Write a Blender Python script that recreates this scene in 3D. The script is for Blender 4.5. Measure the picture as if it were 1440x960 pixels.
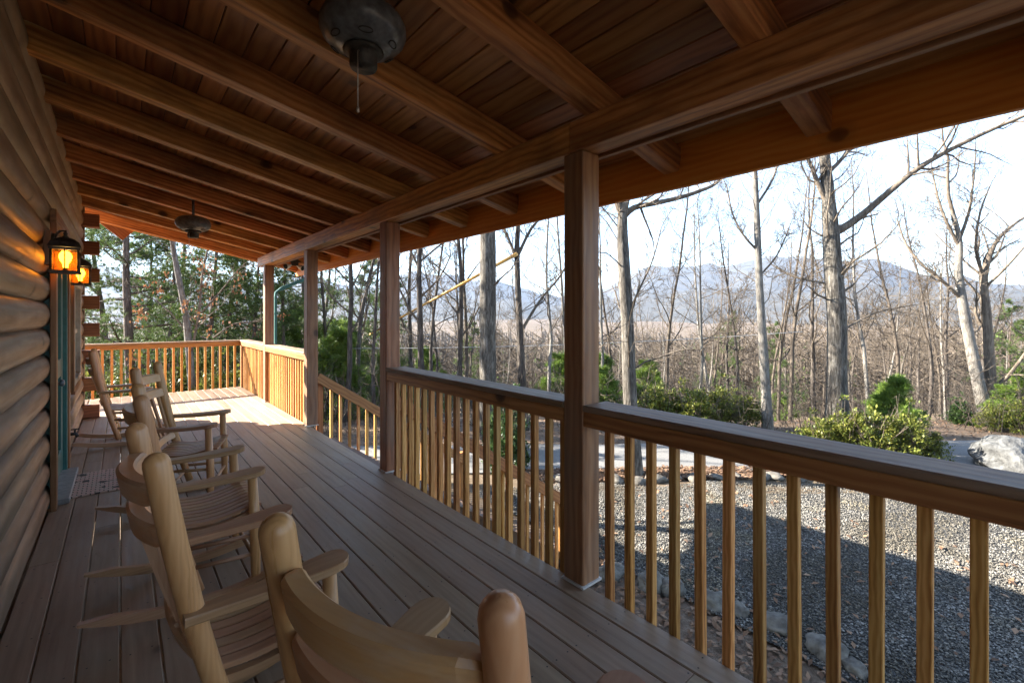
import bpy, math, random
from mathutils import Vector, Matrix, noise as mnoise
PI = math.pi
S = bpy.context.scene
for o in list(bpy.data.objects): bpy.data.objects.remove(o)
COL = S.collection

# ------------------------------------------------------------------ camera
FPX, CX, HY, CAMH = 645.0, 720.0, 446.0, 1.45          # focal length / horizon in photo pixels, eye height above deck
TH = math.atan(550 / FPX)
FW = (math.sin(TH), math.cos(TH)); RT = (math.cos(TH), -math.sin(TH))
cam = bpy.data.cameras.new('camera'); camo = bpy.data.objects.new('camera', cam); COL.objects.link(camo)
cam.sensor_width = 36.0; cam.lens = FPX / 1440 * 36.0
cam.shift_y = -(480 - HY) / 1440.0
cam.clip_start = 0.03; cam.clip_end = 20000
camo.location = (0, 0, CAMH); camo.rotation_euler = (PI / 2, 0, -TH)
S.camera = camo
def ray(px, py, d):                                      # photo pixel at a known depth -> world point
    a = (px - CX) / FPX
    return Vector(((FW[0] + a * RT[0]) * d, (FW[1] + a * RT[1]) * d, CAMH - (py - HY) / FPX * d))

# ------------------------------------------------------------------ light
SUN = Vector((1.22, -1.42, -1.0)).normalized()           # travel direction of sunlight
elev = math.asin(-SUN.z)
W = bpy.data.worlds.new('World'); S.world = W; W.use_nodes = True
wn = W.node_tree.nodes; wl = W.node_tree.links; wn.clear()
wo = wn.new('ShaderNodeOutputWorld'); wb = wn.new('ShaderNodeBackground')
sk = wn.new('ShaderNodeTexSky'); sk.sky_type = 'NISHITA'; sk.sun_disc = False
sk.sun_elevation = elev; sk.sun_rotation = math.atan2(-SUN.x, -SUN.y)
sk.altitude = 500; sk.air_density = 1.0; sk.dust_density = .35; sk.ozone_density = 1.0
wtc = wn.new('ShaderNodeTexCoord'); wmp = wn.new('ShaderNodeMapping'); wmp.inputs['Scale'].default_value = (1.4, 1.4, 5.5)
wno = wn.new('ShaderNodeTexNoise'); wno.inputs['Scale'].default_value = 2.1; wno.inputs['Detail'].default_value = 8; wno.inputs['Roughness'].default_value = .62
wno.inputs['Distortion'].default_value = .5
wr = wn.new('ShaderNodeValToRGB'); wr.color_ramp.elements[0].position = .44; wr.color_ramp.elements[1].position = .78
wr.color_ramp.elements[0].color = (.04, .04, .04, 1); wr.color_ramp.elements[1].color = (.9, .9, .9, 1)
wmix = wn.new('ShaderNodeMixRGB'); wmix.inputs[2].default_value = (2.1, 2.3, 2.6, 1)
wl.new(wtc.outputs['Generated'], wmp.inputs[0]); wl.new(wmp.outputs[0], wno.inputs['Vector']); wl.new(wno.outputs['Fac'], wr.inputs[0])
wl.new(wr.outputs[0], wmix.inputs[0]); wl.new(sk.outputs[0], wmix.inputs[1]); wl.new(wmix.outputs[0], wb.inputs[0])
wb.inputs[1].default_value = 0.052; wl.new(wb.outputs[0], wo.inputs[0])
sl = bpy.data.lights.new('sun', 'SUN'); sl.energy = 3.3; sl.angle = math.radians(.53); sl.color = (1.0, .93, .82)
so = bpy.data.objects.new('sun', sl); COL.objects.link(so)
so.rotation_euler = (-SUN).to_track_quat('Z', 'Y').to_euler(); so.location = (-20, 20, 30)
S.view_settings.view_transform = 'Standard'; S.view_settings.look = 'None'; S.view_settings.gamma = 1; S.view_settings.use_curve_mapping = False
S.view_settings.exposure = 3.55
S.render.engine = 'CYCLES'
S.cycles.max_bounces = 8; S.cycles.diffuse_bounces = 5; S.cycles.glossy_bounces = 3; S.cycles.transmission_bounces = 4; S.cycles.volume_bounces = 0
S.cycles.caustics_reflective = False; S.cycles.caustics_refractive = False

# ------------------------------------------------------------------ helpers
def tag(o, label=None, cat=None, group=None, kind=None):
    if label: o['label'] = label
    if cat: o['category'] = cat
    if group: o['group'] = group
    if kind: o['kind'] = kind
    return o
ROOTM = {}
def thing(name, label, cat, loc=(0, 0, 0), rz=0.0, group=None):
    o = bpy.data.objects.new(name, None); COL.objects.link(o)
    o.empty_display_size = .1
    o.location = loc; o.rotation_euler = (0, 0, rz)
    ROOTM[o] = Matrix.Translation(Vector(loc)) @ Matrix.Rotation(rz, 4, 'Z')
    return tag(o, label, cat, group)
def link(name, me, parent=None, M=None):
    """link mesh as object; M is its WORLD matrix"""
    o = bpy.data.objects.new(name, me); COL.objects.link(o)
    M = M or Matrix.Identity(4)
    ROOTM[o] = M
    if parent is not None:
        o.parent = parent; M = ROOTM[parent].inverted() @ M
    o.matrix_basis = M
    return o
class MB:
    def __init__(s): s.v = []; s.f = []; s.sm = []
    def add(s, vs, fs, smooth=False):
        n = len(s.v); s.v.extend(vs)
        for f in fs: s.f.append(tuple(i + n for i in f)); s.sm.append(smooth)
    def box(s, x0, x1, y0, y1, z0, z1):
        s.add([(x0,y0,z0),(x1,y0,z0),(x1,y1,z0),(x0,y1,z0),(x0,y0,z1),(x1,y0,z1),(x1,y1,z1),(x0,y1,z1)],
              [(3,2,1,0),(4,5,6,7),(0,1,5,4),(1,2,6,5),(2,3,7,6),(3,0,4,7)])
    def tube(s, pts, rad, n=8, cap=True, smooth=True):
        pts = [Vector(p) for p in pts]; m = len(pts)
        if not hasattr(rad, '__len__'): rad = [rad] * m
        vs = []; u = None
        for i in range(m):
            t = (pts[min(i+1, m-1)] - pts[max(i-1, 0)])
            if t.length < 1e-9: t = Vector((0,0,1))
            t.normalize()
            if u is None:
                u = t.orthogonal().normalized()
            else:
                u = (u - t * u.dot(t))
                u = u.normalized() if u.length > 1e-6 else t.orthogonal().normalized()
            w = t.cross(u)
            for k in range(n):
                a = 2 * PI * k / n
                vs.append(tuple(pts[i] + (u * math.cos(a) + w * math.sin(a)) * rad[i]))
        fs = []
        for i in range(m - 1):
            for k in range(n):
                k2 = (k + 1) % n
                fs.append((i*n+k, i*n+k2, (i+1)*n+k2, (i+1)*n+k))
        s.add(vs, fs, smooth)
        if cap:
            b = len(s.v) - m * n
            s.f.append(tuple(b + k for k in reversed(range(n)))); s.sm.append(False)
            s.f.append(tuple(b + (m-1)*n + k for k in range(n))); s.sm.append(False)
    def lathe(s, prof, c=(0,0,0), n=24):                # profile of (r, z) around the z axis
        vs = []; fs = []
        for r, z in prof:
            for k in range(n):
                a = 2*PI*k/n; vs.append((c[0]+r*math.cos(a), c[1]+r*math.sin(a), c[2]+z))
        for i in range(len(prof)-1):
            for k in range(n):
                k2 = (k+1) % n; fs.append((i*n+k, i*n+k2, (i+1)*n+k2, (i+1)*n+k))
        s.add(vs, fs, True)
    def loft(s, secs, closed=True, smooth=False, cap=True):   # list of equal-length rings
        n = len(secs[0]); vs = [tuple(p) for r in secs for p in r]; fs = []
        for i in range(len(secs)-1):
            for k in range(n if closed else n-1):
                k2 = (k+1) % n; fs.append((i*n+k, i*n+k2, (i+1)*n+k2, (i+1)*n+k))
        s.add(vs, fs, smooth)
        if cap and closed:
            b = len(s.v) - n*len(secs)
            s.f.append(tuple(b+k for k in reversed(range(n)))); s.sm.append(False)
            s.f.append(tuple(b+(len(secs)-1)*n+k for k in range(n))); s.sm.append(False)
    def mesh(s, name, mat):
        me = bpy.data.meshes.new(name); me.from_pydata(s.v, [], s.f)
        me.polygons.foreach_set('use_smooth', s.sm)
        if mat: me.materials.append(mat)
        me.update()
        return me
    def build(s, name, mat, parent=None, M=None, fix=False):
        me = s.mesh(name, mat)
        if fix:
            import bmesh
            b = bmesh.new(); b.from_mesh(me); bmesh.ops.recalc_face_normals(b, faces=b.faces); b.to_mesh(me); b.free()
        return link(name, me, parent, M)
PC = {}
def plank(name, p0, p1, w, h, mat, parent=None, up=(0,0,1), ch=.004):
    """straight board: long axis local X (wood grain), w along local Y, h along local Z (up)"""
    p0 = Vector(p0); p1 = Vector(p1); L = (p1-p0).length
    X = (p1-p0).normalized(); Z = Vector(up); Z = (Z - X*Z.dot(X)).normalized(); Y = Z.cross(X)
    key = (name, round(L, 3), w, h, mat.name, ch)
    if key not in PC:
        a, b = w/2, h/2
        ring = [(-a+ch,-b),(a-ch,-b),(a,-b+ch),(a,b-ch),(a-ch,b),(-a+ch,b),(-a,b-ch),(-a,-b+ch)]
        m = MB(); m.loft([[(0,y,z) for y,z in ring],[(L,y,z) for y,z in ring]])
        PC[key] = m.mesh(name, mat)
    M = Matrix((X, Y, Z)).transposed().to_4x4(); M.translation = p0
    return link(name, PC[key], parent, M)
def copy_tree(o, parent=None):
    c = o.copy(); COL.objects.link(c); c.parent = parent
    for ch in list(o.children): copy_tree(ch, c)
    return c

# ------------------------------------------------------------------ materials
MATS = {}
def newmat(name, rough=.6, color=(.5,.5,.5), metallic=0, spec=.4):
    m = bpy.data.materials.new(name); m.use_nodes = True
    b = m.node_tree.nodes['Principled BSDF']
    b.inputs['Base Color'].default_value = (*color, 1); b.inputs['Roughness'].default_value = rough
    b.inputs['Metallic'].default_value = metallic; b.inputs['Specular IOR Level'].default_value = spec
    MATS[name] = m
    return m, m.node_tree.nodes, m.node_tree.links, b
def ramp(n, stops):
    r = n.new('ShaderNodeValToRGB'); e = r.color_ramp.elements
    while len(e) < len(stops): e.new(.5)
    for i, (p, c) in enumerate(stops): e[i].position = p; e[i].color = (*c, 1) if len(c) == 3 else c
    return r
def mathn(n, l, op, a, b=None):
    m = n.new('ShaderNodeMath'); m.operation = op
    for i, v in enumerate((a, b)):
        if v is None: continue
        if isinstance(v, (int, float)): m.inputs[i].default_value = v
        else: l.new(v, m.inputs[i])
    return m.outputs[0]
def mixc(n, l, fac, a, b, mode='MIX'):
    m = n.new('ShaderNodeMixRGB'); m.blend_type = mode
    for i, v in enumerate((fac, a, b)):
        if isinstance(v, (int, float)): m.inputs[i].default_value = v
        elif isinstance(v, tuple): m.inputs[i].default_value = (*v, 1)
        else: l.new(v, m.inputs[i])
    return m.outputs[0]
def rcoord(n, l, scale, axis='X'):
    """object coordinates (grain along X), shifted per object, stretched"""
    tc = n.new('ShaderNodeTexCoord'); oi = n.new('ShaderNodeObjectInfo')
    cb = n.new('ShaderNodeCombineXYZ')
    for i, k in enumerate((37.0, 1.7, 2.3)): l.new(mathn(n, l, 'MULTIPLY', oi.outputs['Random'], k), cb.inputs[i])
    ad = n.new('ShaderNodeVectorMath'); ad.operation = 'ADD'; 
    src = tc.outputs['Object']
    if axis != 'X':
        sx = n.new('ShaderNodeSeparateXYZ'); l.new(src, sx.inputs[0]); cx2 = n.new('ShaderNodeCombineXYZ')
        for i, k in enumerate('ZYX' if axis == 'Z' else 'YXZ'): l.new(sx.outputs[k], cx2.inputs[i])
        src = cx2.outputs[0]
    l.new(src, ad.inputs[0]); l.new(cb.outputs[0], ad.inputs[1])
    mp = n.new('ShaderNodeMapping'); mp.inputs['Scale'].default_value = scale; l.new(ad.outputs[0], mp.inputs[0])
    return mp.outputs[0], ad.outputs[0], oi.outputs['Random']
def wood(name, dark, mid, light, rough=.5, ring=9.0, knots=.5, var=.25, weather=None, bump=.15, grain=1.0, knotcol=(.035,.014,.008), spec=.35, axis='X', rw=.22):
    m, n, l, b = newmat(name, rough, spec=spec)
    g, base, rnd = rcoord(n, l, (1.2, 34, 34), axis)
    n1 = n.new('ShaderNodeTexNoise'); n1.inputs['Scale'].default_value = 1.6*grain; n1.inputs['Detail'].default_value = 7; n1.inputs['Roughness'].default_value = .6; l.new(g, n1.inputs['Vector'])
    mp2 = n.new('ShaderNodeMapping'); mp2.inputs['Scale'].default_value = (.55, 5, 5); l.new(base, mp2.inputs[0])
    n2 = n.new('ShaderNodeTexNoise'); n2.inputs['Scale'].default_value = 1.5; n2.inputs['Detail'].default_value = 3; l.new(mp2.outputs[0], n2.inputs['Vector'])
    # growth rings cut by the board's faces
    mp3 = n.new('ShaderNodeMapping'); mp3.inputs['Scale'].default_value = (.22, 1, 1); mp3.inputs['Location'].default_value = (0, .04, .09); l.new(base, mp3.inputs[0])
    wv = n.new('ShaderNodeTexWave'); wv.wave_type = 'RINGS'; wv.rings_direction = 'X'; wv.inputs['Scale'].default_value = ring; wv.inputs['Distortion'].default_value = 5.5
    wv.inputs['Detail'].default_value = 2.5; wv.inputs['Detail Scale'].default_value = 1.3; l.new(mp3.outputs[0], wv.inputs['Vector'])
    f = mathn(n, l, 'ADD', mathn(n, l, 'MULTIPLY', n1.outputs['Fac'], .55), mathn(n, l, 'MULTIPLY', n2.outputs['Fac'], .5))
    f = mathn(n, l, 'ADD', f, mathn(n, l, 'ADD', mathn(n, l, 'MULTIPLY', wv.outputs['Fac'], rw), (.22-rw)*.5))
    r = ramp(n, [(.38, dark), (.6, mid), (.85, light)]); l.new(f, r.inputs[0])
    col = r.outputs[0]
    # per-board tone
    hv = n.new('ShaderNodeHueSaturation'); l.new(col, hv.inputs['Color'])
    l.new(mathn(n, l, 'ADD', mathn(n, l, 'MULTIPLY', rnd, 2*var), 1-var), hv.inputs['Value'])
    rn = mathn(n, l, 'FRACT', mathn(n, l, 'MULTIPLY', rnd, 17.3)); l.new(mathn(n, l, 'ADD', mathn(n, l, 'MULTIPLY', rn, .02), .49), hv.inputs['Hue'])
    col = hv.outputs[0]
    if knots > 0:
        mp4 = n.new('ShaderNodeMapping'); mp4.inputs['Scale'].default_value = (2.7, 3.7, 3.7); l.new(base, mp4.inputs[0])
        nz = n.new('ShaderNodeTexNoise'); nz.inputs['Scale'].default_value = 4; l.new(mp4.outputs[0], nz.inputs['Vector'])
        mx = n.new('ShaderNodeMixRGB'); mx.inputs[0].default_value = .06; l.new(mp4.outputs[0], mx.inputs[1]); l.new(nz.outputs['Color'], mx.inputs[2])
        vo = n.new('ShaderNodeTexVoronoi'); vo.inputs['Scale'].default_value = 1.0; l.new(mx.outputs[0], vo.inputs['Vector'])
        sp = n.new('ShaderNodeSeparateColor'); l.new(vo.outputs['Color'], sp.inputs[0])
        on = mathn(n, l, 'LESS_THAN', sp.outputs[0], knots)
        kr = ramp(n, [(.06, (.95,.95,.95)), (.12, (.75,.75,.75)), (.15, (.28,.28,.28)), (.27, (0,0,0))]); l.new(vo.outputs['Distance'], kr.inputs[0])
        kf = mathn(n, l, 'MULTIPLY', kr.outputs[0], on)
        col = mixc(n, l, kf, col, knotcol)
    if weather:
        wc, amt, sc = weather
        nw = n.new('ShaderNodeTexNoise'); nw.inputs['Scale'].default_value = sc; nw.inputs['Detail'].default_value = 6; nw.inputs['Roughness'].default_value = .65
        mpw = n.new('ShaderNodeMapping'); mpw.inputs['Scale'].default_value = (.5, 1.6, 1.6); l.new(base, mpw.inputs[0]); l.new(mpw.outputs[0], nw.inputs['Vector'])
        rw = ramp(n, [(.42, (0,0,0)), (.68, (amt,)*3)]); l.new(nw.outputs['Fac'], rw.inputs[0])
        col = mixc(n, l, rw.outputs[0], col, wc)
    l.new(col, b.inputs['Base Color'])
    rr = ramp(n, [(.3, (rough-.12,)*3), (.8, (min(1, rough+.15),)*3)]); l.new(n1.outputs['Fac'], rr.inputs[0]); l.new(rr.outputs[0], b.inputs['Roughness'])
    bp = n.new('ShaderNodeBump'); bp.inputs['Strength'].default_value = bump; bp.inputs['Distance'].default_value = .01; l.new(f, bp.inputs['Height']); l.new(bp.outputs[0], b.inputs['Normal'])
    return m
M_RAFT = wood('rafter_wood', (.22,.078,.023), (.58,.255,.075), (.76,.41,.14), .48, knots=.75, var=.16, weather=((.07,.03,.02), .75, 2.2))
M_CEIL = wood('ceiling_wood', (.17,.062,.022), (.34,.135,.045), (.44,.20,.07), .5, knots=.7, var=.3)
M_FASC = wood('fascia_wood', (.58,.20,.030), (.70,.28,.042), (.76,.36,.07), .5, knots=.25, var=.06, knotcol=(.14,.05,.015))
M_POST = wood('post_wood', (.15,.064,.028), (.28,.125,.056), (.39,.20,.095), .55, knots=.35, var=.12, weather=((.20,.15,.11), .6, 3.0))
M_RAIL = wood('rail_wood', (.17,.066,.022), (.33,.14,.045), (.45,.215,.072), .5, knots=.3, var=.12)
M_CAP = wood('rail_cap_wood', (.12,.068,.038), (.22,.13,.072), (.31,.20,.12), .6, knots=.2, var=.1, weather=((.26,.20,.145), .7, 3.5))
M_BAL = wood('baluster_wood', (.24,.090,.023), (.50,.235,.066), (.66,.38,.14), .5, ring=22, knots=.22, var=.3)
M_DECK = wood('deck_wood', (.18,.120,.074), (.305,.214,.136), (.41,.30,.195), .52, ring=12, knots=.06, var=.20, weather=((.36,.29,.21), .6, 2.2), bump=.2, rw=.08, grain=.7)
M_LOG = wood('log_wood', (.14,.092,.056), (.255,.178,.114), (.36,.262,.175), .5, ring=5, knots=.5, var=.16, weather=((.13,.085,.052), .8, 2.6), spec=.35, knotcol=(.06,.035,.02))
M_LEND = wood('log_end_wood', (.13,.05,.024), (.20,.082,.038), (.27,.12,.06), .6, knots=.1, var=.2)
M_TRIM = wood('trim_wood', (.13,.05,.02), (.23,.095,.04), (.31,.15,.07), .5, knots=.15, var=.1)
M_STEP = wood('stair_wood', (.08,.05,.034), (.14,.088,.055), (.20,.13,.085), .6, knots=.2, var=.15)
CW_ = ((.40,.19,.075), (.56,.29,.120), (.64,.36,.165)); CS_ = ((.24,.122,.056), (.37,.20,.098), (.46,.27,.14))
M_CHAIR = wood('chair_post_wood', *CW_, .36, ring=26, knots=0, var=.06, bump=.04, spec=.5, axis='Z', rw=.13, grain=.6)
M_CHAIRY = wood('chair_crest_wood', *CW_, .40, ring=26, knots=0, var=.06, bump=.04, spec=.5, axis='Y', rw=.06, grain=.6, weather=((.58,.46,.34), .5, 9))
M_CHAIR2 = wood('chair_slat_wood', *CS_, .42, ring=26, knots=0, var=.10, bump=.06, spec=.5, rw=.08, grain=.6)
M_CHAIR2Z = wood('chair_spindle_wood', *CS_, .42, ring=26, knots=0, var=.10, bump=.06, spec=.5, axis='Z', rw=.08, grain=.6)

def simple(name, c1, c2, scale=8, rough=.6, metallic=0, bump=.2, spec=.4, dist=.01, detail=6, obj=True):
    m, n, l, b = newmat(name, rough, metallic=metallic, spec=spec)
    tc = n.new('ShaderNodeTexCoord'); ns = n.new('ShaderNodeTexNoise'); ns.inputs['Scale'].default_value = scale; ns.inputs['Detail'].default_value = detail
    l.new(tc.outputs['Object'], ns.inputs['Vector'])
    r = ramp(n, [(.33, c1), (.68, c2)]); l.new(ns.outputs['Fac'], r.inputs[0]); l.new(r.outputs[0], b.inputs['Base Color'])
    if bump:
        bp = n.new('ShaderNodeBump'); bp.inputs['Strength'].default_value = bump; bp.inputs['Distance'].default_value = dist; l.new(ns.outputs['Fac'], bp.inputs['Height']); l.new(bp.outputs[0], b.inputs['Normal'])
    return m
M_BLACK = simple('black_metal', (.085,.092,.10), (.19,.20,.215), 30, .28, .1, .05)
M_IRON = simple('dark_iron', (.03,.028,.026), (.075,.068,.06), 40, .5, .4, .1)
M_CHAINM = simple('chain_metal', (.45,.43,.40), (.65,.62,.58), 60, .4, .9, .05)
M_GREEN = simple('green_paint', (.030,.115,.105), (.045,.15,.135), 14, .42, 0, .04)
M_GREENP = simple('green_pipe_paint', (.020,.085,.075), (.03,.115,.10), 14, .4, .2, .04)
M_BEIGE = simple('window_frame_paint', (.42,.38,.30), (.52,.47,.38), 20, .5)
M_WHITE = simple('white_plastic', (.72,.72,.70), (.8,.8,.78), 20, .4)
M_GREYM = simple('grey_sill', (.20,.20,.20), (.30,.30,.29), 25, .5)
M_SHING = simple('roof_shingles', (.05,.055,.05), (.09,.09,.085), 18, .8, 0, .5)
M_STONE = simple('stone', (.06,.052,.042), (.16,.145,.12), 11, .85, 0, .6, dist=.03)
M_BOULDER = simple('boulder_stone', (.045,.045,.044), (.12,.12,.116), 7, .9, 0, 1.0, dist=.08, detail=10)
M_ROPE = simple('orange_pole', (.55,.27,.05), (.68,.40,.12), 12, .6)
M_WIRE = simple('wire_grey', (.35,.35,.34), (.45,.45,.43), 12, .5)
M_CAULK = simple('caulk', (.5,.48,.44), (.62,.6,.56), 40, .7)
m, n, l, b = newmat('dark_glass', .05, (.015,.018,.02), spec=.7); M_GLASS = m
m, n, l, b = newmat('amber_glass', .15, (.9,.6,.2))
tr = n.new('ShaderNodeBsdfTransparent'); tr.inputs[0].default_value = (.95,.66,.26,1); mx = n.new('ShaderNodeMixShader'); mx.inputs[0].default_value = .86
l.new(b.outputs[0], mx.inputs[1]); l.new(tr.outputs[0], mx.inputs[2]); l.new(mx.outputs[0], n['Material Output'].inputs['Surface']); M_AMBER = m
m, n, l, b = newmat('bulb_glow', .4, (1,.8,.4)); b.inputs['Emission Color'].default_value = (1,.62,.18,1); b.inputs['Emission Strength'].default_value = 3.0; M_BULB = m
# door mat: pinkish blocks between dark joints with a dark motif (flat print)
m, n, l, b = newmat('mat_print', .9)
tc = n.new('ShaderNodeTexCoord'); br = n.new('ShaderNodeTexBrick'); br.inputs['Scale'].default_value = 1.0; br.inputs['Brick Width'].default_value = .055; br.inputs['Row Height'].default_value = .034
br.inputs['Mortar Size'].default_value = .004; br.inputs['Color1'].default_value = (.75,.48,.40,1); br.inputs['Color2'].default_value = (.64,.52,.42,1); br.inputs['Mortar'].default_value = (.10,.095,.09,1)
l.new(tc.outputs['Object'], br.inputs['Vector'])
gs = n.new('ShaderNodeTexNoise'); gs.inputs['Scale'].default_value = 9; gs.inputs['Detail'].default_value = 1; l.new(tc.outputs['Object'], gs.inputs['Vector'])
gr = ramp(n, [(.60, (0,0,0)), (.63, (1,1,1))]); l.new(gs.outputs['Fac'], gr.inputs[0])
l.new(mixc(n, l, gr.outputs[0], br.outputs['Color'], (.05,.055,.05)), b.inputs['Base Color']); M_MAT = m

def bark(name, c1, c2, c3, sc=1.0, bump=.8):
    m, n, l, b = newmat(name, .9, spec=.2)
    tc = n.new('ShaderNodeTexCoord'); mp = n.new('ShaderNodeMapping'); mp.inputs['Scale'].default_value = (9*sc, 9*sc, 1.6*sc); l.new(tc.outputs['Object'], mp.inputs[0])
    n1 = n.new('ShaderNodeTexNoise'); n1.inputs['Scale'].default_value = 2.2; n1.inputs['Detail'].default_value = 8; n1.inputs['Roughness'].default_value = .7; n1.inputs['Distortion'].default_value = .6; l.new(mp.outputs[0], n1.inputs['Vector'])
    n2 = n.new('ShaderNodeTexNoise'); n2.inputs['Scale'].default_value = 1.1; n2.inputs['Detail'].default_value = 4; l.new(tc.outputs['Object'], n2.inputs['Vector'])
    r = ramp(n, [(.36, c1), (.52, c2), (.70, c3)]); l.new(n1.outputs['Fac'], r.inputs[0])
    r2 = ramp(n, [(.35, (.72,.72,.72)), (.7, (1.2,1.2,1.15))]); l.new(n2.outputs['Fac'], r2.inputs[0])
    l.new(mixc(n, l, 1.0, r.outputs[0], r2.outputs[0], 'MULTIPLY'), b.inputs['Base Color'])
    bp = n.new('ShaderNodeBump'); bp.inputs['Strength'].default_value = bump; bp.inputs['Distance'].default_value = .03; l.new(n1.outputs['Fac'], bp.inputs['Height']); l.new(bp.outputs[0], b.inputs['Normal'])
    return m
M_OAK = bark('oak_bark', (.03,.025,.021), (.10,.088,.075), (.24,.22,.195))
M_PALE = bark('pale_bark', (.10,.088,.077), (.19,.172,.152), (.31,.29,.26), 1.4, .5)
M_DARKB = bark('dark_bark', (.035,.028,.024), (.085,.07,.06), (.16,.14,.12))
M_TWIG = bark('twig_bark', (.075,.058,.045), (.14,.112,.087), (.22,.182,.145), 1.0, .2)
M_FARB = bark('far_bark', (.062,.048,.038), (.105,.084,.066), (.165,.135,.108), .4, .2)
M_PINEB = bark('pine_bark', (.05,.038,.032), (.115,.085,.070), (.19,.15,.125))
def leafmat(name, c1, c2, c3, rough=.5, trans=.25):
    m, n, l, b = newmat(name, rough, spec=.2)
    g = n.new('ShaderNodeNewGeometry'); tc = n.new('ShaderNodeTexCoord')
    ns = n.new('ShaderNodeTexNoise'); ns.inputs['Scale'].default_value = 2.2; ns.inputs['Detail'].default_value = 3; l.new(tc.outputs['Object'], ns.inputs['Vector'])
    f = mathn(n, l, 'ADD', mathn(n, l, 'MULTIPLY', g.outputs['Random Per Island'], .6), mathn(n, l, 'MULTIPLY', ns.outputs['Fac'], .5))
    r = ramp(n, [(.2, c1), (.55, c2), (.9, c3)]); l.new(f, r.inputs[0]); l.new(r.outputs[0], b.inputs['Base Color'])
    if trans:
        t = n.new('ShaderNodeBsdfTranslucent'); l.new(r.outputs[0], t.inputs['Color']); mx = n.new('ShaderNodeMixShader'); mx.inputs[0].default_value = trans
        out = n['Material Output']; l.new(b.outputs[0], mx.inputs[1]); l.new(t.outputs[0], mx.inputs[2]); l.new(mx.outputs[0], out.inputs['Surface'])
    return m
M_NEEDLE = leafmat('pine_needles', (.035,.065,.018), (.075,.12,.032), (.14,.18,.045))
M_LAUREL = leafmat('laurel_leaves', (.045,.07,.016), (.12,.14,.028), (.24,.23,.05), .4)
M_DKLEAF = leafmat('dark_laurel_leaves', (.018,.04,.014), (.04,.075,.022), (.08,.12,.035), .4)
M_YPINE = leafmat('young_pine_needles', (.05,.10,.018), (.12,.19,.03), (.22,.28,.05))
M_OAKLF = leafmat('dry_oak_leaves', (.10,.042,.02), (.19,.085,.038), (.28,.14,.07), .7)
M_LITTER = leafmat('leaf_litter', (.075,.045,.03), (.17,.10,.06), (.28,.18,.115), .8, .1)
# ground: leaf-covered soil
m, n, l, b = newmat('woodland_floor', .95, spec=.1)
tc = n.new('ShaderNodeTexCoord')
n1 = n.new('ShaderNodeTexNoise'); n1.inputs['Scale'].default_value = 9; n1.inputs['Detail'].default_value = 9; n1.inputs['Roughness'].default_value = .75; l.new(tc.outputs['Object'], n1.inputs['Vector'])
n2 = n.new('ShaderNodeTexNoise'); n2.inputs['Scale'].default_value = .12; n2.inputs['Detail'].default_value = 5; l.new(tc.outputs['Object'], n2.inputs['Vector'])
r1 = ramp(n, [(.3, (.07,.048,.034)), (.5, (.15,.108,.078)), (.72, (.26,.20,.15))]); l.new(n1.outputs['Fac'], r1.inputs[0])
r2 = ramp(n, [(.4, (1,1,1)), (.7, (.7,.78,.6))]); l.new(n2.outputs['Fac'], r2.inputs[0])
l.new(mixc(n, l, 1, r1.outputs[0], r2.outputs[0], 'MULTIPLY'), b.inputs['Base Color'])
bp = n.new('ShaderNodeBump'); bp.inputs['Strength'].default_value = .7; bp.inputs['Distance'].default_value = .05; l.new(n1.outputs['Fac'], bp.inputs['Height']); l.new(bp.outputs[0], b.inputs['Normal'])
M_FLOOR = m
# gravel bed under the loose stones
m, n, l, b = newmat('gravel', .9, spec=.2)
tc = n.new('ShaderNodeTexCoord'); vo = n.new('ShaderNodeTexVoronoi'); vo.inputs['Scale'].default_value = 55; l.new(tc.outputs['Object'], vo.inputs['Vector'])
sp = n.new('ShaderNodeSeparateColor'); l.new(vo.outputs['Color'], sp.inputs[0])
r1 = ramp(n, [(0, (.07,.066,.06)), (.5, (.135,.128,.115)), (1, (.23,.215,.195))]); l.new(sp.outputs[0], r1.inputs[0])
r2 = ramp(n, [(.0, (1,1,1)), (.55, (.35,.35,.35))]); l.new(vo.outputs['Distance'], r2.inputs[0])
l.new(mixc(n, l, 1, r1.outputs[0], r2.outputs[0], 'MULTIPLY'), b.inputs['Base Color'])
bp = n.new('ShaderNodeBump'); bp.invert = True; bp.inputs['Strength'].default_value = .9; bp.inputs['Distance'].default_value = .02; l.new(vo.outputs['Distance'], bp.inputs['Height']); l.new(bp.outputs[0], b.inputs['Normal'])
M_GRAVEL = m
m, n, l, b = newmat('gravel_stones', .85, spec=.25)
g = n.new('ShaderNodeNewGeometry'); r1 = ramp(n, [(0, (.06,.057,.052)), (.45, (.12,.114,.102)), (.8, (.19,.178,.158)), (1, (.30,.285,.26))]); l.new(g.outputs['Random Per Island'], r1.inputs[0])
tc = n.new('ShaderNodeTexCoord'); nb_ = n.new('ShaderNodeTexNoise'); nb_.inputs['Scale'].default_value = .9; nb_.inputs['Detail'].default_value = 5; l.new(tc.outputs['Object'], nb_.inputs['Vector'])
rb_ = ramp(n, [(.36, (.66,.62,.54)), (.52, (1,1,1)), (.70, (1.12,1.02,.78))]); l.new(nb_.outputs['Fac'], rb_.inputs[0]); l.new(mixc(n, l, 1, r1.outputs[0], rb_.outputs[0], 'MULTIPLY'), b.inputs['Base Color']); M_PEBBLE = m
M_LANE = simple('lane_asphalt', (.12,.116,.11), (.18,.175,.165), 30, .9, 0, .3)
M_MTN = simple('mountain_forest', (.035,.034,.030), (.07,.064,.052), .02, 1, 0, 0)

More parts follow.
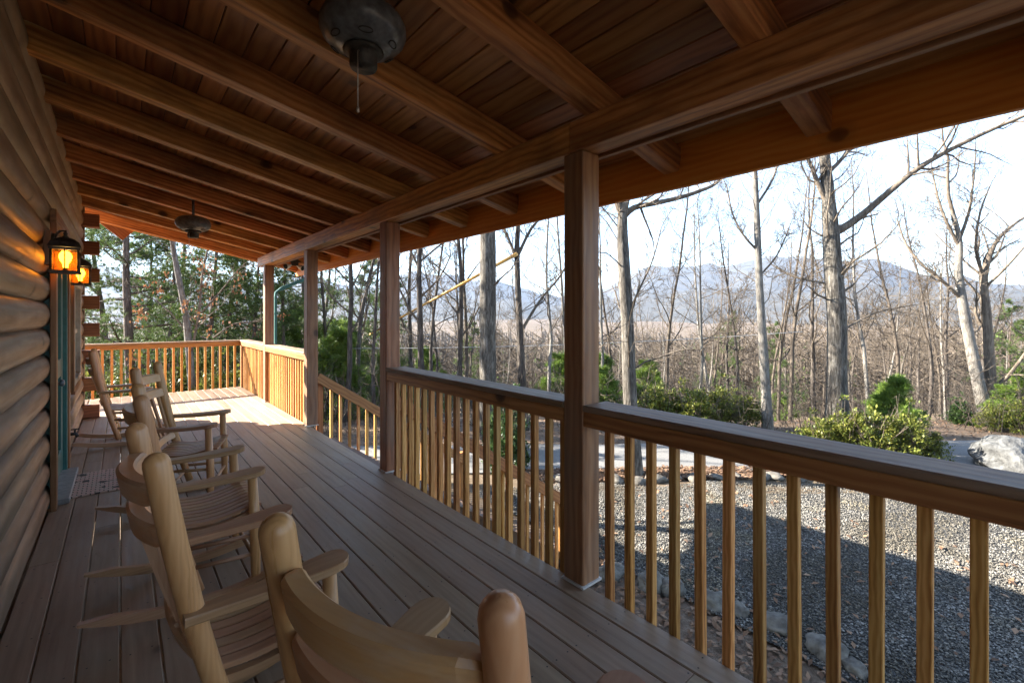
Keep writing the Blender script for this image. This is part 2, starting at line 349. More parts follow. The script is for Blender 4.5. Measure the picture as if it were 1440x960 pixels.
# ------------------------------------------------------------------ terrain
G0 = -1.8
def sstep(a, b, x):
    t = min(1, max(0, (x-a)/(b-a))); return t*t*(3-2*t)
def gz(x, y):
    q = .62*x + .78*y
    d = q - 12.2
    z = G0
    if d > 0:
        z -= .24*(d - 2.5*(1-math.exp(-d/2.5)))if d < 50 else .24*47.5 + .10*(min(d, 260)-50)
        if d > 420: z += (min(d, 2200)-420)*.022
    k = sstep(13, 25, q)
    z += k*(mnoise.noise(Vector((x*.05, y*.05, 0)))*1.6 + mnoise.noise(Vector((x*.006, y*.006, 3)))*10*sstep(60, 250, q))
    z += (1-k)*.03*mnoise.noise(Vector((x*.6, y*.6, 1)))
    return z
m = MB(); NA = 150; rad = [0.0]; r = 1.2
while r < 7000: rad.append(r); r *= 1.085
vs = [(3, 3, gz(3, 3))]
for r in rad[1:]:
    for k in range(NA):
        a = 2*PI*k/NA; x, y = 3+r*math.cos(a), 3+r*math.sin(a); vs.append((x, y, gz(x, y)))
fs = [(0, 1+k, 1+(k+1) % NA) for k in range(NA)]
for i in range(len(rad)-2):
    for k in range(NA):
        a, b_ = 1+i*NA+k, 1+i*NA+(k+1) % NA; fs.append((a, a+NA, b_+NA, b_))
m.add(vs, fs, True); tag(m.build('ground', M_FLOOR), kind='structure')
def sheet(name, quad, mat, dz, step=.5):
    """ground-hugging sheet over a (possibly skewed) quad"""
    a, b_, c, d = [Vector(p) for p in quad]; nu = max(2, int((b_-a).length/step)); nv = max(2, int((d-a).length/step)); m = MB()
    vs = []
    for i in range(nu+1):
        for j in range(nv+1):
            u, v = i/nu, j/nv; p = (a*(1-u)+b_*u)*(1-v)+(d*(1-u)+c*u)*v
            vs.append((p.x, p.y, gz(p.x, p.y)+dz))
    m.add(vs, [(i*(nv+1)+j, (i+1)*(nv+1)+j, (i+1)*(nv+1)+j+1, i*(nv+1)+j+1) for i in range(nu) for j in range(nv)], True)
    return tag(m.build(name, mat), kind='structure')
sheet('gravel_yard', [(4.9, -9), (22, -9), (10.6, 2.0), (4.9, 7.0)], M_GRAVEL, .03)
LD = Vector((.783, -.622)); LN = Vector((.622, .783)); LC = Vector((9.2, 6.15))
p = [LC-LD*30-LN*1.05, LC+LD*40-LN*1.05, LC+LD*40+LN*1.05, LC-LD*30+LN*1.05]
sheet('lane', [(v.x, v.y) for v in p], M_LANE, .034, 1.0)
# far mountain ridges
def ridge(name, dist, hgt, a0, a1, seed, base):
    m = MB(); n = 160; rows = 14; vs = []
    for i in range(n+1):
        a = math.radians(a0+(a1-a0)*i/n)
        h = hgt*(.66+.55*mnoise.fractal(Vector((i*.07+seed, seed, 0)), 1.0, 2.0, 5))
        for j in range(rows+1):
            t = j/rows; dd = dist*(1-.42*(1-t)) + 30*mnoise.noise(Vector((i*.3, j*.6, seed)))
            z = base + (h-base)*(t**1.25) + (1-t)*t*90*mnoise.noise(Vector((i*.17, j*.35, seed+5)))
            vs.append((math.sin(a)*dd, math.cos(a)*dd, z))
    m.add(vs, [(i*(rows+1)+j, i*(rows+1)+j+1, (i+1)*(rows+1)+j+1, (i+1)*(rows+1)+j) for i in range(n) for j in range(rows)], True)
    tag(m.build(name, M_MTN), kind='structure')
ridge('mountain_ridge', 3600, 500, -60, 140, 1.3, -60)
ridge('foothill_ridge', 2100, 130, -60, 140, 7.7, -50)

# ------------------------------------------------------------------ porch deck
DX0, DX1, DY0, DY1 = -.43, 1.92, -2.4, 11.02
deck = thing('porch_deck', 'weathered grey-brown plank deck of the porch, sunlit at its far end', 'deck', (.7, 4, -.3))
rnd = random.Random(5)
PITCH = .1375; BW = .1335
rows = int((DX1-DX0)/PITCH+.5)
for i in range(rows):
    x = DX1 - BW/2 - i*PITCH
    ys = [DY0]; y = DY0 + rnd.uniform(1.4, 3.9)
    while y < DY1-.9: ys.append(y); y += rnd.choice([2.4, 3.6, 4.2, 4.8])
    ys.append(DY1)
    for a, b_ in zip(ys, ys[1:]):
        plank('deck_board', (x, a+.0015, -.018), (x, b_-.0015, -.018), BW, .034, M_DECK, deck, ch=.005)
for i in range(17):                                       # deck wrapping round the house corner
    x = DX0 - .06 - i*PITCH - BW/2 + .06
    plank('deck_board', (x-.0, 9.10, -.018), (x-.0, DY1, -.018), BW, .034, M_DECK, deck, ch=.005)
plank('rim_joist', (1.90, DY0, -.16), (1.90, DY1, -.16), .036, .245, M_RAIL, deck)
plank('rim_joist', (-2.8, DY1-.03, -.16), (1.88, DY1-.03, -.16), .036, .245, M_RAIL, deck)
for k in range(6): plank('floor_joist', (-.45, -2+k*2.4, -.15), (1.88, -2+k*2.4, -.15), .04, .22, M_STEP, deck)
for (x, y) in [(1.80,-.7),(1.80,1.7),(1.80,4.1),(1.80,6.46),(1.80,8.8),(1.80,10.9),(-.3,10.9)]:
    plank('deck_pier', (x, y, G0-1.0 if y > 8 else G0-.2), (x, y, -.29), .14, .14, M_STEP, deck, up=(0,1,0))
m = MB()
for i in range(rows):
    x = DX1 - BW/2 - i*PITCH
    for k in range(33):
        y = DY0+.1+k*.4064
        for s in (-.04, .04):
            cx_, cy_ = x+s+rnd.uniform(-.006,.006), y+rnd.uniform(-.01,.01)
            m.add([(cx_+.0042*math.cos(q*PI/3), cy_+.0042*math.sin(q*PI/3), .0003) for q in range(6)], [tuple(range(6))])
tag(m.build('deck_screws', M_IRON, deck), kind='stuff')

# posts
PY = [1.62, 4.01, 6.39, 8.72]
PW = .14; PXC = 1.879 + PW/2; ZB = 2.345
PLAB = ['square wooden porch post between the two long straight railings', 'square wooden porch post on the near side of the stair opening',
        'square wooden porch post where the stair handrail starts', 'sunlit square wooden porch post under the end of the roof beam']
for i, y in enumerate(PY):
    t = thing('porch_post', PLAB[i], 'post', (PXC, y+PW/2, 0), group='posts holding the porch beam')
    plank('post_shaft', (PXC, y+PW/2, .004), (PXC, y+PW/2, ZB-.002), PW, PW, M_POST, t, up=(0,1,0), ch=.006)
    m = MB(); m.box(PXC-PW/2-.012, PXC+PW/2+.004, y-.012, y+PW+.004, .0012, .012); m.build('base_caulk', M_CAULK, t)
t = thing('porch_post', 'square wooden porch post at the end of the long gravel-side railing', 'post', (PXC, -.75+PW/2, 0), group='posts holding the porch beam')
plank('post_shaft', (PXC, -.75+PW/2, .004), (PXC, -.75+PW/2, ZB-.002), PW, PW, M_POST, t, up=(0,1,0), ch=.006)
t = thing('corner_post', 'short square corner post joining the two far sunlit railings', 'post', (PXC, 10.95, 0))
plank('post_shaft', (PXC, 10.95, -.25), (PXC, 10.95, .943), .095, .095, M_RAIL, t, up=(0,1,0))

# railings
def railing(a, b_, label, n, group='railings along the deck edge'):
    """section along Y from a to b_"""
    t = thing('porch_railing', label, 'railing', (1.95, (a+b_)/2, 0), group=group)
    plank('cap_rail', (1.975, a, .9625), (1.975, b_, .9625), .20, .035, M_CAP, t, ch=.007)
    plank('top_rail', (1.900, a, .9045), (1.900, b_, .9045), .036, .079, M_RAIL, t)
    plank('backing_rail', (1.985, a, .9045), (1.985, b_, .9045), .036, .079, M_RAIL, t)
    return t
def balusters(t, ys):
    for y in ys:
        e1, e2 = rnd.gauss(0, .0022), rnd.gauss(0, .0022)
        plank('baluster', (1.9425, y+e1, -.16), (1.9425, y+e2, .943), .038, .038, M_BAL, t, up=(0,1,0), ch=.003)
BS = .1233
t = railing(-.60, 1.617, 'long railing of evenly spaced square balusters overlooking the gravel', 12)
balusters(t, [1.491-k*BS for k in range(17)])
t = railing(PY[0]+PW+.003, PY[1]-.003, 'railing with crowded balusters between the two posts beside the stairs', 18)
nb = 18; balusters(t, [PY[0]+PW+.055+k*BS for k in range(nb)])
t = railing(PY[2]+PW+.003, PY[3]-.003, 'sunlit railing with balusters between stair post and beam end post', 18)
balusters(t, [PY[2]+PW+.06+k*BS for k in range(18)])
t = railing(PY[3]+PW+.003, 10.90, 'sunlit railing from beam end post out to the corner post', 16)
balusters(t, [PY[3]+PW+.06+k*BS for k in range(16)])
t = thing('porch_railing', 'sunlit railing across the far end of the deck, pines behind it', 'railing', (.3, 10.97, 0), group='railings along the deck edge')
plank('cap_rail', (-2.8, 10.96, .9625), (2.075, 10.96, .9625), .17, .035, M_CAP, t, up=(0,0,1), ch=.007)
plank('top_rail', (-2.8, 10.93, .9045), (1.90, 10.93, .9045), .036, .079, M_RAIL, t)
for k in range(36):
    x = 1.80 - k*BS*1.04
    plank('baluster', (x, 10.985, -.14), (x, 10.985, .943), .038, .038, M_BAL, t, up=(0,1,0), ch=.003)

# stairs down to the yard
st = thing('porch_stairs', 'wooden stairs going down from the deck to the gravel', 'stairs', (3.1, 5.25, G0))
NR = 10; RI = (0-G0)/NR; RUN = .27; YA, YB = 4.17, 6.37
for k in range(1, NR):
    z = -k*RI; x = 1.925 + (k-1)*RUN
    for q in range(2): plank('tread_board', (x+.005+q*.137+.066, YA+.05, z-.02), (x+.005+q*.137+.066, YB-.05, z-.02), .132, .036, M_STEP, st)
for y in (YA+.025, YB-.025):
    m = MB(); x0, x1 = 1.93, 1.93+NR*RUN
    prof = [(x0,-.02-.02),(x0,-.38),(x1-.25,G0-.05),(x1,G0-.05),(x1,G0+.02)]
    m.loft([[(x, y-.019, z) for x, z in prof], [(x, y+.019, z) for x, z in prof]]); m.build('stringer', M_STEP, st, fix=True)
def stair_rail(y, label):
    t = thing('stair_railing', label, 'railing', (3.0, y, -.6), group='railings of the stairs')
    sl_ = -RI/RUN; xa, xb = 2.02, 4.45; za = .64
    zz = lambda x: za + (x-2.02)*sl_
    plank('hand_rail', (xa, y, zz(xa)), (xb, y, zz(xb)), .045, .125, M_RAIL, t)
    plank('newel_post', (4.42, y+.07, G0), (4.42, y+.07, zz(4.42)+.12), .095, .095, M_RAIL, t, up=(0,1,0))
    plank('newel_post', (2.075, y+.07, -.25), (2.075, y+.07, zz(2.075)-.05), .07, .07, M_RAIL, t, up=(0,1,0))
    for k in range(17):
        x = 2.22 + k*.128
        plank('baluster', (x, y+.035, zz(x)-.98), (x, y+.035, zz(x)-.03), .036, .036, M_BAL, t, up=(0,1,0), ch=.003)
stair_rail(6.43, 'sloping stair handrail with balusters starting at the far stair post')
stair_rail(4.085, 'sloping stair handrail half hidden behind the crowded balusters')

# ------------------------------------------------------------------ porch roof
SLP = .206; XB = 1.865
zr = lambda x: 2.515 + SLP*(XB-x)                          # underside of the rafters
RD, RW = .155, .108; RY1 = 9.72
roof = thing('porch_roof', 'low-pitched porch roof of stained rafters and plank ceiling', 'roof', (.9, 4, 2.5))
segs = [(-2.2, 1.70), (1.703, 6.45), (6.453, 9.22)]
for a, b_ in segs:
    plank('beam', (XB+.07, a, 2.43), (XB+.07, b_, 2.43), .14, .168, M_RAFT, roof, ch=.005)
plank('beam_ledger', (XB+.162, -2.2, 2.36), (XB+.162, 9.2, 2.36), .036, .06, M_POST, roof)
rc = RD/2*math.sqrt(1+SLP*SLP)
ry = [.80-.785*k for k in (1, 2, 3)][::-1] + [.80, 1.60, 2.37, 3.13, 3.89, 4.66, 5.45, 6.26, 7.07, 7.87, 8.66, RY1]
XF = 2.65
for y in ry:
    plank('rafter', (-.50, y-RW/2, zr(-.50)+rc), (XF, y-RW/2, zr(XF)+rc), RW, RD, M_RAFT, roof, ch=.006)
nrm = Vector((SLP, 0, 1)).normalized(); zc = lambda x: zr(x)+2*rc
CW = .142; k = 0; x = XF-.03
while x > -.62:
    cuts = [-2.35] + sorted(rnd.sample([ -.04, 1.55, 3.08, 3.84, 5.40, 6.21, 7.82], 2)) + [RY1]
    for a, b_ in zip(cuts, cuts[1:]):
        c = Vector((x-CW/2, 0, zc(x-CW/2))) + nrm*(.010+rnd.uniform(0,.002))
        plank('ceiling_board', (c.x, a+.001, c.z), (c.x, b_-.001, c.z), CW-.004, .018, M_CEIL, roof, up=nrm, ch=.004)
    x -= CW*math.cos(math.atan(SLP))
c0 = Vector((XF+.05, 0, zc(XF+.05)))+nrm*.045; c1 = Vector((-.7, 0, zc(-.7)))+nrm*.045
plank('roof_covering', (c0.x, 3.66, c0.z), (c1.x, 3.66, c1.z), 12.2, .04, M_SHING, roof)
plank('fascia_board', (XF+.02, -2.35, 2.405), (XF+.02, RY1+.02, 2.405), .036, .29, M_FASC, roof, ch=.003)
plank('barge_board', (-.52, RY1+.03, zr(-.52)+rc+.02), (XF+.03, RY1+.03, zr(XF+.03)+rc+.02), .03, .20, M_FASC, roof)

# ------------------------------------------------------------------ log cabin
cab = thing('log_cabin', 'log cabin wall of rounded brown logs beside the porch', 'cabin', (-2.5, 3.3, -.2))
LP = .1957; XW = -.447
prof = []
for i in range(11):
    t = i/10; zz_ = -LP/2 + LP*t; prof.append((.046*max(0, math.sin(PI*t))**.58, zz_))
LC_ = {}
def wlog(y0, y1, k, name='wall_log'):
    L = round(y1-y0, 3)
    if L not in LC_:
        m = MB(); ring = [(x, z) for x, z in prof] + [(-.13, LP/2), (-.13, -LP/2)]
        ns = max(1, int(L/1.5))
        # local X along the log, local -Y outward
        m.loft([[(L*s/ns, -x, z) for x, z in ring] for s in range(ns+1)], smooth=True)
        me = m.mesh('wall_log', M_LOG)
        for pl in me.polygons: pl.use_smooth = True
        LC_[L] = me
    M = Matrix(((0,-1,0,XW), (1,0,0,y0), (0,0,1,(k+.5)*LP), (0,0,0,1)))
    return link(name, LC_[L], cab, M)
DY = (4.93, 5.98); WY = (6.52, 7.50); CY = 8.90
for k in range(-1, 16):
    z0, z1 = k*LP, (k+1)*LP
    sp_ = [(-2.6, DY[0]), (DY[1], CY)] if z0 < 2.05 else [(-2.6, CY)]
    if z0 < 1.85 and z1 > .72: sp_ = [(-2.6, DY[0]), (DY[1], WY[0]), (WY[1], CY)]
    for a, b_ in sp_: wlog(a, b_, k)
    # cross wall logs at the corner: every other one pokes out past the wall
    if k % 2 == 0: plank('cross_log', (-4.5, CY+.085, (k+.5)*LP), (-.236, CY+.085, (k+.5)*LP), .15, LP-.006, M_LEND, cab, ch=.012)
    else: plank('cross_log', (-4.5, CY+.085, (k+.5)*LP), (-.395, CY+.085, (k+.5)*LP), .14, LP-.006, M_LOG, cab, ch=.02)
plank('gable_wall', (-4.5, CY+.06, 4.1), (-.9, CY+.06, 4.1), .1, 1.9, M_LEND, cab)
plank('sill_beam', (-.53, -2.6, -.115), (-.53, CY, -.115), .14, .19, M_STEP, cab)
# steep main roof over the cabin
plank('main_roof', (-.62, 3.65, 3.28), (-4.6, 3.65, 6.6), 12.3, .06, M_SHING, cab)
plank('main_roof', (-4.62, 3.65, 6.6), (-8.6, 3.65, 3.28), 12.3, .06, M_SHING, cab)
plank('barge_board', (-2.6, 9.85, 5.22), (.10, 9.85, 2.80), .04, .25, M_TRIM, cab)
# door
dr = link('door', MB().mesh('door', M_GREEN), cab)
plank('door_stile', (-.428, DY[0]+.145, .06), (-.428, DY[0]+.145, 2.02), .04, .13, M_GREEN, dr, up=(0,1,0))
plank('door_stile', (-.428, DY[1]-.145, .06), (-.428, DY[1]-.145, 2.02), .04, .13, M_GREEN, dr, up=(0,1,0))
for z, h in ((.16, .2), (1.0, .16), (1.94, .15)): plank('door_rail', (-.428, DY[0]+.21, z), (-.428, DY[1]-.21, z), .036, h, M_GREEN, dr)
for z0, z1 in ((.26, .92), (1.08, 1.865)): plank('door_panel', (-.442, (DY[0]+DY[1])/2, z0), (-.442, (DY[0]+DY[1])/2, z1), .02, .63, M_GREEN, dr, up=(0,1,0))
m = MB(); m.tube([(-.41, DY[0]+.15, .93), (-.375, DY[0]+.15, .93)], .012, 10)
for q in range(5): pass
m.lathe([(.0,.028),(.018,.024),(.027,.012),(.027,-.004),(.016,-.016),(0,-.018)], (0,0,0), 14)
kn = MB(); kn.tube([(-.408, DY[0]+.15, .93), (-.37, DY[0]+.15, .93)], .012, 10); kn.tube([(-.372, DY[0]+.15, .93), (-.365, DY[0]+.15, .93), (-.352, DY[0]+.15, .93), (-.342, DY[0]+.15, .93), (-.338, DY[0]+.15, .93)], [.014,.026,.029,.022,.008], 14)
kn.build('door_knob', M_BLACK, dr)
db = MB(); db.tube([(-.408, DY[0]+.15, 1.10), (-.395, DY[0]+.15, 1.10)], .028, 14); db.build('deadbolt', M_BLACK, dr)
for y, s in ((DY[0]-.005, 1), (DY[1]+.005, -1)):
    plank('door_jamb', (-.44, y+.035*s, 0), (-.44, y+.035*s, 2.06), .12, .07, M_GREEN, cab, up=(0,1,0))
    plank('door_casing', (-.385, y-.045*s, -.0), (-.385, y-.045*s, 2.16), .036, .10, M_TRIM, cab, up=(0,1,0))
plank('door_casing', (-.385, DY[0]-.1, 2.21), (-.385, DY[1]+.1, 2.21), .036, .10, M_TRIM, cab)
plank('door_jamb', (-.44, DY[0], 2.055), (-.44, DY[1], 2.055), .12, .05, M_GREEN, cab)
plank('door_sill', (-.39, DY[0]+.03, .022), (-.39, DY[1]-.03, .022), .17, .04, M_GREYM, cab)
wd = link('window', MB().mesh('window', M_BEIGE), cab)
z0, z1 = .74, 1.84
plank('window_frame', (-.40, WY[0]+.03, z0), (-.40, WY[0]+.03, z1), .08, .06, M_BEIGE, wd, up=(0,1,0))
plank('window_frame', (-.40, WY[1]-.03, z0), (-.40, WY[1]-.03, z1), .08, .06, M_BEIGE, wd, up=(0,1,0))
plank('window_frame', (-.40, WY[0]+.06, z0+.03), (-.40, WY[1]-.06, z0+.03), .08, .06, M_BEIGE, wd)
plank('window_frame', (-.40, WY[0]+.06, z1-.03), (-.40, WY[1]-.06, z1-.03), .08, .06, M_BEIGE, wd)
plank('meeting_rail', (-.415, WY[0]+.06, 1.29), (-.415, WY[1]-.06, 1.29), .05, .045, M_BEIGE, wd)
plank('pane', (-.445, WY[0]+.05, (z0+z1)/2), (-.445, WY[1]-.05, (z0+z1)/2), .012, z1-z0-.1, M_GLASS, wd)
plank('window_casing', (-.375, WY[0]-.045, z0-.05), (-.375, WY[0]-.045, z1+.05), .03, .085, M_TRIM, wd, up=(0,1,0))
plank('window_casing', (-.375, WY[1]+.045, z0-.05), (-.375, WY[1]+.045, z1+.05), .03, .085, M_TRIM, wd, up=(0,1,0))
for z in (z0-.045, z1+.045): plank('window_casing', (-.375, WY[0], z), (-.375, WY[1], z), .03, .085, M_TRIM, wd)
m = MB(); m.tube([(-.40, 6.25, .30), (-.34, 6.25, .30), (-.325, 6.25, .27)], .016, 8); m.tube([(-.345,6.25,.30),(-.345,6.25,.345)], .009, 6); m.tube([(-.375,6.25,.345),(-.315,6.25,.345)], .008, 6)
m.build('wall_spigot', M_IRON, cab)

# lanterns
def lantern(y, label):
    t = thing('wall_lantern', label, 'lantern', (-.31, y, 1.75), group='lanterns flanking the green door')
    x = -.305; zb = 1.775; w = .070; h = .165
    plank('mounting_block', (-.395, y-.0, 1.82), (-.395, y-.0, 2.06), .04, .13, M_TRIM, t, up=(0,1,0))
    m = MB(); m.tube([(-.375, y, 2.0), (-.36, y, 2.0)], .05, 16); m.build('back_plate', M_IRON, t)
    m = MB(); pts = [(-.365, y, 2.0), (-.352, y, 2.045), (-.332, y, 2.07), (x, y, 2.075), (x+.004, y, 2.03)]
    m.tube(pts, .008, 8)
    sc = [(-.365+.022*math.cos(q*.6), y, 1.975+.022*math.sin(q*.6)) for q in range(9)]; m.tube(sc, .005, 6); m.build('scroll_arm', M_IRON, t)
    m = MB()
    for sx in (-1, 1):
        for sy in (-1, 1): m.tube([(x+sx*w, y+sy*w, zb), (x+sx*w, y+sy*w, zb+h)], .007, 6)
    for z in (zb, zb+h):
        for s in (-1, 1):
            m.box(x-w-.012, x+w+.012, y+s*w-.010, y+s*w+.010, z-.009, z+.009); m.box(x+s*w-.010, x+s*w+.010, y-w+.011, y+w-.011, z-.009, z+.009)
    for s in (-1, 1):
        m.tube([(x, y+s*w, zb), (x, y+s*w, zb+h)], .004, 6); m.tube([(x+s*w, y, zb), (x+s*w, y, zb+h)], .004, 6)
    m.build('cage', M_IRON, t)
    m = MB(); m.box(x-w, x+w, y-w, y+w, zb-.006, zb+.004); m.build('base_plate', M_IRON, t)
    m = MB(); a = w+.018; zt = zb+h+.012; ringz = [(a, zt), (a*.86, zt+.035), (a*.55, zt+.06), (.02, zt+.072)]
    m.loft([[(x-r_, y-r_, z), (x+r_, y-r_, z), (x+r_, y+r_, z), (x-r_, y+r_, z)] for r_, z in ringz]); m.build('lamp_roof', M_IRON, t, fix=True)
    m = MB(); m.lathe([(.016, 0), (.02, .01), (.008, .022), (.014, .034), (.004, .05)], (x, y, zt+.068), 12); m.build('finial', M_IRON, t)
    m = MB()
    for s in (-1, 1): m.box(x-w+.008, x+w-.008, y+s*(w-.003)-.0012, y+s*(w-.003)+.0012, zb+.01, zb+h-.01); m.box(x+s*(w-.003)-.0012, x+s*(w-.003)+.0012, y-w+.01, y+w-.01, zb+.01, zb+h-.01)
    m.build('amber_pane', M_AMBER, t)
    m = MB(); m.lathe([(.002,.125),(.02,.12),(.033,.10),(.036,.08),(.030,.056),(.017,.032),(.015,.012),(.013,0)], (x, y, zb+.03), 16); m.build('light_bulb', M_BULB, t)
    m = MB(); m.tube([(x, y, zb), (x, y, zb+.032)], .016, 10); m.build('lamp_socket', M_IRON, t)
    ld = bpy.data.lights.new('lantern_light', 'POINT'); ld.energy = .4; ld.color = (1, .62, .22); ld.shadow_soft_size = .035
    lo = bpy.data.objects.new('lantern_light', ld); COL.objects.link(lo); lo.parent = t; lo.location = (.005, 0, .105+.0)
lantern(4.62, 'lit amber glass lantern on the knob side of the green door')
lantern(6.22, 'lit amber glass lantern between the green door and the window')

# ------------------------------------------------------------------ ceiling fans without blades
def fan(x, y, zc_, label):
    t = thing('ceiling_fan', label, 'ceiling fan', (x, y, zc_), group='bladeless ceiling fans on the porch ceiling')
    zt = zc(x); K = 1.23
    m = MB(); m.lathe([(.0, .0), (.062, 0), (.066, -.02), (.05, -.06), (.022, -.075), (0, -.078)], (x, y, zt+.008), 20); m.build('canopy', M_BLACK, t)
    m = MB(); m.tube([(x, y, zc_+.09), (x, y, zt-.02)], .014, 12); m.build('downrod', M_BLACK, t)
    SC = lambda P: [(r*K, z*K) for r, z in P]
    m = MB(); m.lathe(SC([(.0,.085),(.03,.085),(.05,.078),(.10,.07),(.132,.05),(.146,.022),(.146,-.005),(.138,-.024),(.118,-.045),(.098,-.054),(.094,-.058),(.062,-.064),(.0,-.064)]), (x, y, zc_), 40); b_ = m.build('motor_housing', M_BLACK, t)
    for q in range(6):
        a = q*PI/3+.2; c = (x+.108*K*math.cos(a), y+.108*K*math.sin(a), zc_-.0505*K)
        v = MB(); ring = [(c[0]+.028*math.cos(u)*-math.sin(a)+.011*math.sin(u)*math.cos(a), c[1]+.028*math.cos(u)*math.cos(a)+.011*math.sin(u)*math.sin(a), c[2]-.004+.006*math.sin(u)) for u in [k*PI/6 for k in range(12)]]
        v.tube(ring+[ring[0]], .0026, 5); v.build('vent_slot', M_IRON, b_)
    m = MB(); m.lathe(SC([(.0,-.063),(.066,-.064),(.070,-.072),(.058,-.080),(.047,-.084),(.047,-.122),(.043,-.130),(.0,-.132)]), (x, y, zc_), 24); sh = m.build('switch_housing', M_IRON, t)
    m = MB(); cx_, cy_ = x-.040, y-.046
    m.tube([(cx_, cy_, zc_-.115), (cx_-.006, cy_-.006, zc_-.122), (cx_-.006, cy_-.006, zc_-.355)], .0026, 6)
    m.lathe([(.0026,0),(.007,-.010),(.007,-.024),(.0,-.030)], (cx_-.006, cy_-.006, zc_-.352), 8); m.build('pull_chain', M_CHAINM, t)
fan(.80, 1.93, 2.685, 'black bladeless ceiling fan with long pull chain above the rocking chairs')
fan(.66, 6.66, 2.56, 'dark bladeless ceiling fan between the green door and the sunlit deck end')
# ------------------------------------------------------------------ rocking chairs
def make_chair():
    t = thing('rocking_chair', '', 'rocking chair')
    PYR = .245
    for s in (-1, 1):
        m = MB(); pts = []; rr = []
        for i in range(13):
            z = .075 + i*(1.052-.075)/12; u = (z-.075)/.977
            pts.append((-.055-.225*u-.02*math.sin(PI*u), s*PYR, z)); rr.append(.0255+.0065*min(1, u*1.6))
        R = rr[-1]; p = pts[-1]
        for a in (25, 50, 70, 84):
            c = math.cos(math.radians(a)); q = math.sin(math.radians(a)); pts.append((p[0]-.22*R*q, p[1], p[2]+R*q*.95)); rr.append(max(.002, R*c))
        m.tube(pts, rr, 18); m.build('back_post', M_CHAIR, t)
        m = MB(); m.tube([(.195, s*.272, .035), (.192, s*.272, .3), (.178, s*.272, .605)], [.021,.027,.023], 14); m.build('front_leg', M_CHAIR, t)
        # arm: paddle outline with rounded front, slight rise to the front
        m = MB(); out = []; N = 9
        right = [(-.225,.026),(-.13,.032),(-.03,.040),(.07,.050),(.14,.058),(.185,.060)]
        tip = [(.185+.055*math.sin(k*PI/8), .060*math.cos(k*PI/8)) for k in range(1, 8)]
        out = right + tip + [(x, -w) for x, w in reversed(right)]
        zz = lambda x: .618 + .035*(x+.2) - .010*math.sin((x+.2)*6)
        secs = []
        for dz, k in ((-.013, .92), (-.009, 1), (.009, 1), (.013, .92)): secs.append([(x if abs(w) < .02 else x, s*.272+w*k, zz(x)+dz) for x, w in out])
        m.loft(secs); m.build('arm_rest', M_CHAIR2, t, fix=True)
        # rocker: bent board with tapered tail
        m = MB(); secs = []
        for i in range(25):
            x = -.50 + i*.93/24; u = i/24; zb = .42*(x+.02)**2
            h = .045*min(1, .22+u*6)*min(1, .35+(1-u)*6); zt = zb+h
            secs.append([(x, s*.258-.015, zb), (x, s*.258+.015, zb), (x, s*.258+.015, zt), (x, s*.258-.015, zt)])
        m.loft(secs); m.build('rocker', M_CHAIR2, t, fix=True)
        m = MB(); m.tube([(-.085, s*.252, .20), (.194, s*.268, .19)], .011, 10); m.tube([(-.10, s*.25, .30), (.193, s*.268, .29)], .011, 10); m.build('side_rung', M_CHAIR2, t)
        # seat side rail
        m = MB(); secs = []
        for i in range(9):
            x = -.17+i*.38/8; z = seatz(x)-.024
            secs.append([(x, s*.232-.013, z-.026), (x, s*.232+.013, z-.026), (x, s*.232+.013, z), (x, s*.232-.013, z)])
        m.loft(secs); m.build('seat_rail', M_CHAIR2, t, fix=True)
    for k in range(9):
        y = -.204+k*.051; m = MB(); secs = []
        for i in range(13):
            x = -.165+i*.395/12; z = seatz(x); w = .0215
            secs.append([(x, y-w, z-.016), (x, y+w, z-.016), (x, y+w, z-.003), (x, y+w-.003, z), (x, y-w+.003, z), (x, y-w, z-.003)])
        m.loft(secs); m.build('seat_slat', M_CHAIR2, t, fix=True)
    for x, z in ((.185, .392), (-.135, .375)): plank('cross_rail', (x, -.25, z), (x, .25, z), .022, .045, M_CHAIR2, t)
    m = MB(); m.tube([(.194, -.265, .16), (.194, .265, .16)], .012, 10); m.build('front_rung', M_CHAIR2, t)
    m = MB(); m.tube([(-.08, -.245, .17), (-.08, .245, .17)], .012, 10); m.build('rear_rung', M_CHAIR2, t)
    def bx(z): u = (z-.075)/.977; return -.055-.225*u-.02*math.sin(PI*u)
    def bow(z0, z1, b_, name):
        m = MB(); secs = []
        for i in range(29):
            v = -1+2*i/28; y = v*.222; o = -b_*(1-v*v); th = .025; e = min(1, .30+(1-abs(v))*5); e = e*e*(3-2*e)
            zb, zt = (z0+z1)/2-(z1-z0)/2*(.45+.55*e), (z0+z1)/2+(z1-z0)/2*(.45+.55*e); tt = th*(.35+.65*e)
            xb_, xt_ = bx(zb)+o, bx(zt)+o
            secs.append([(xb_-tt, y, zb), (xb_+tt, y, zb), (xt_+tt, y, zt-.008), (xt_+tt-.008, y, zt), (xt_-tt+.008, y, zt), (xt_-tt, y, zt-.008)])
        m.loft(secs, smooth=False); m.build(name, M_CHAIRY, t, fix=True)
    bow(.925, .990, .055, 'crest_slat'); bow(.805, .870, .052, 'back_slat'); bow(.455, .50, .03, 'lower_back_rail')
    for k in range(6):
        v = -.8+1.6*k/5; y = v*.222; m = MB(); secs = []
        for i in range(7):
            z = .49+i*.325/6; o = -(.03+(.058-.03)*i/6)*(1-v*v); x = bx(z)+o
            secs.append([(x-.008, y-.019, z), (x+.008, y-.019, z), (x+.008, y+.019, z), (x-.008, y+.019, z)])
        m.loft(secs); m.build('spindle_slat', M_CHAIR2Z, t, fix=True)
    return t
def seatz(x): return .425 - .028*math.sin(PI*min(1, max(0, (x+.17)/.36))) + .02*(x+.17)/.38 - (.6*max(0, x-.17)**1.5)
ch0 = make_chair()
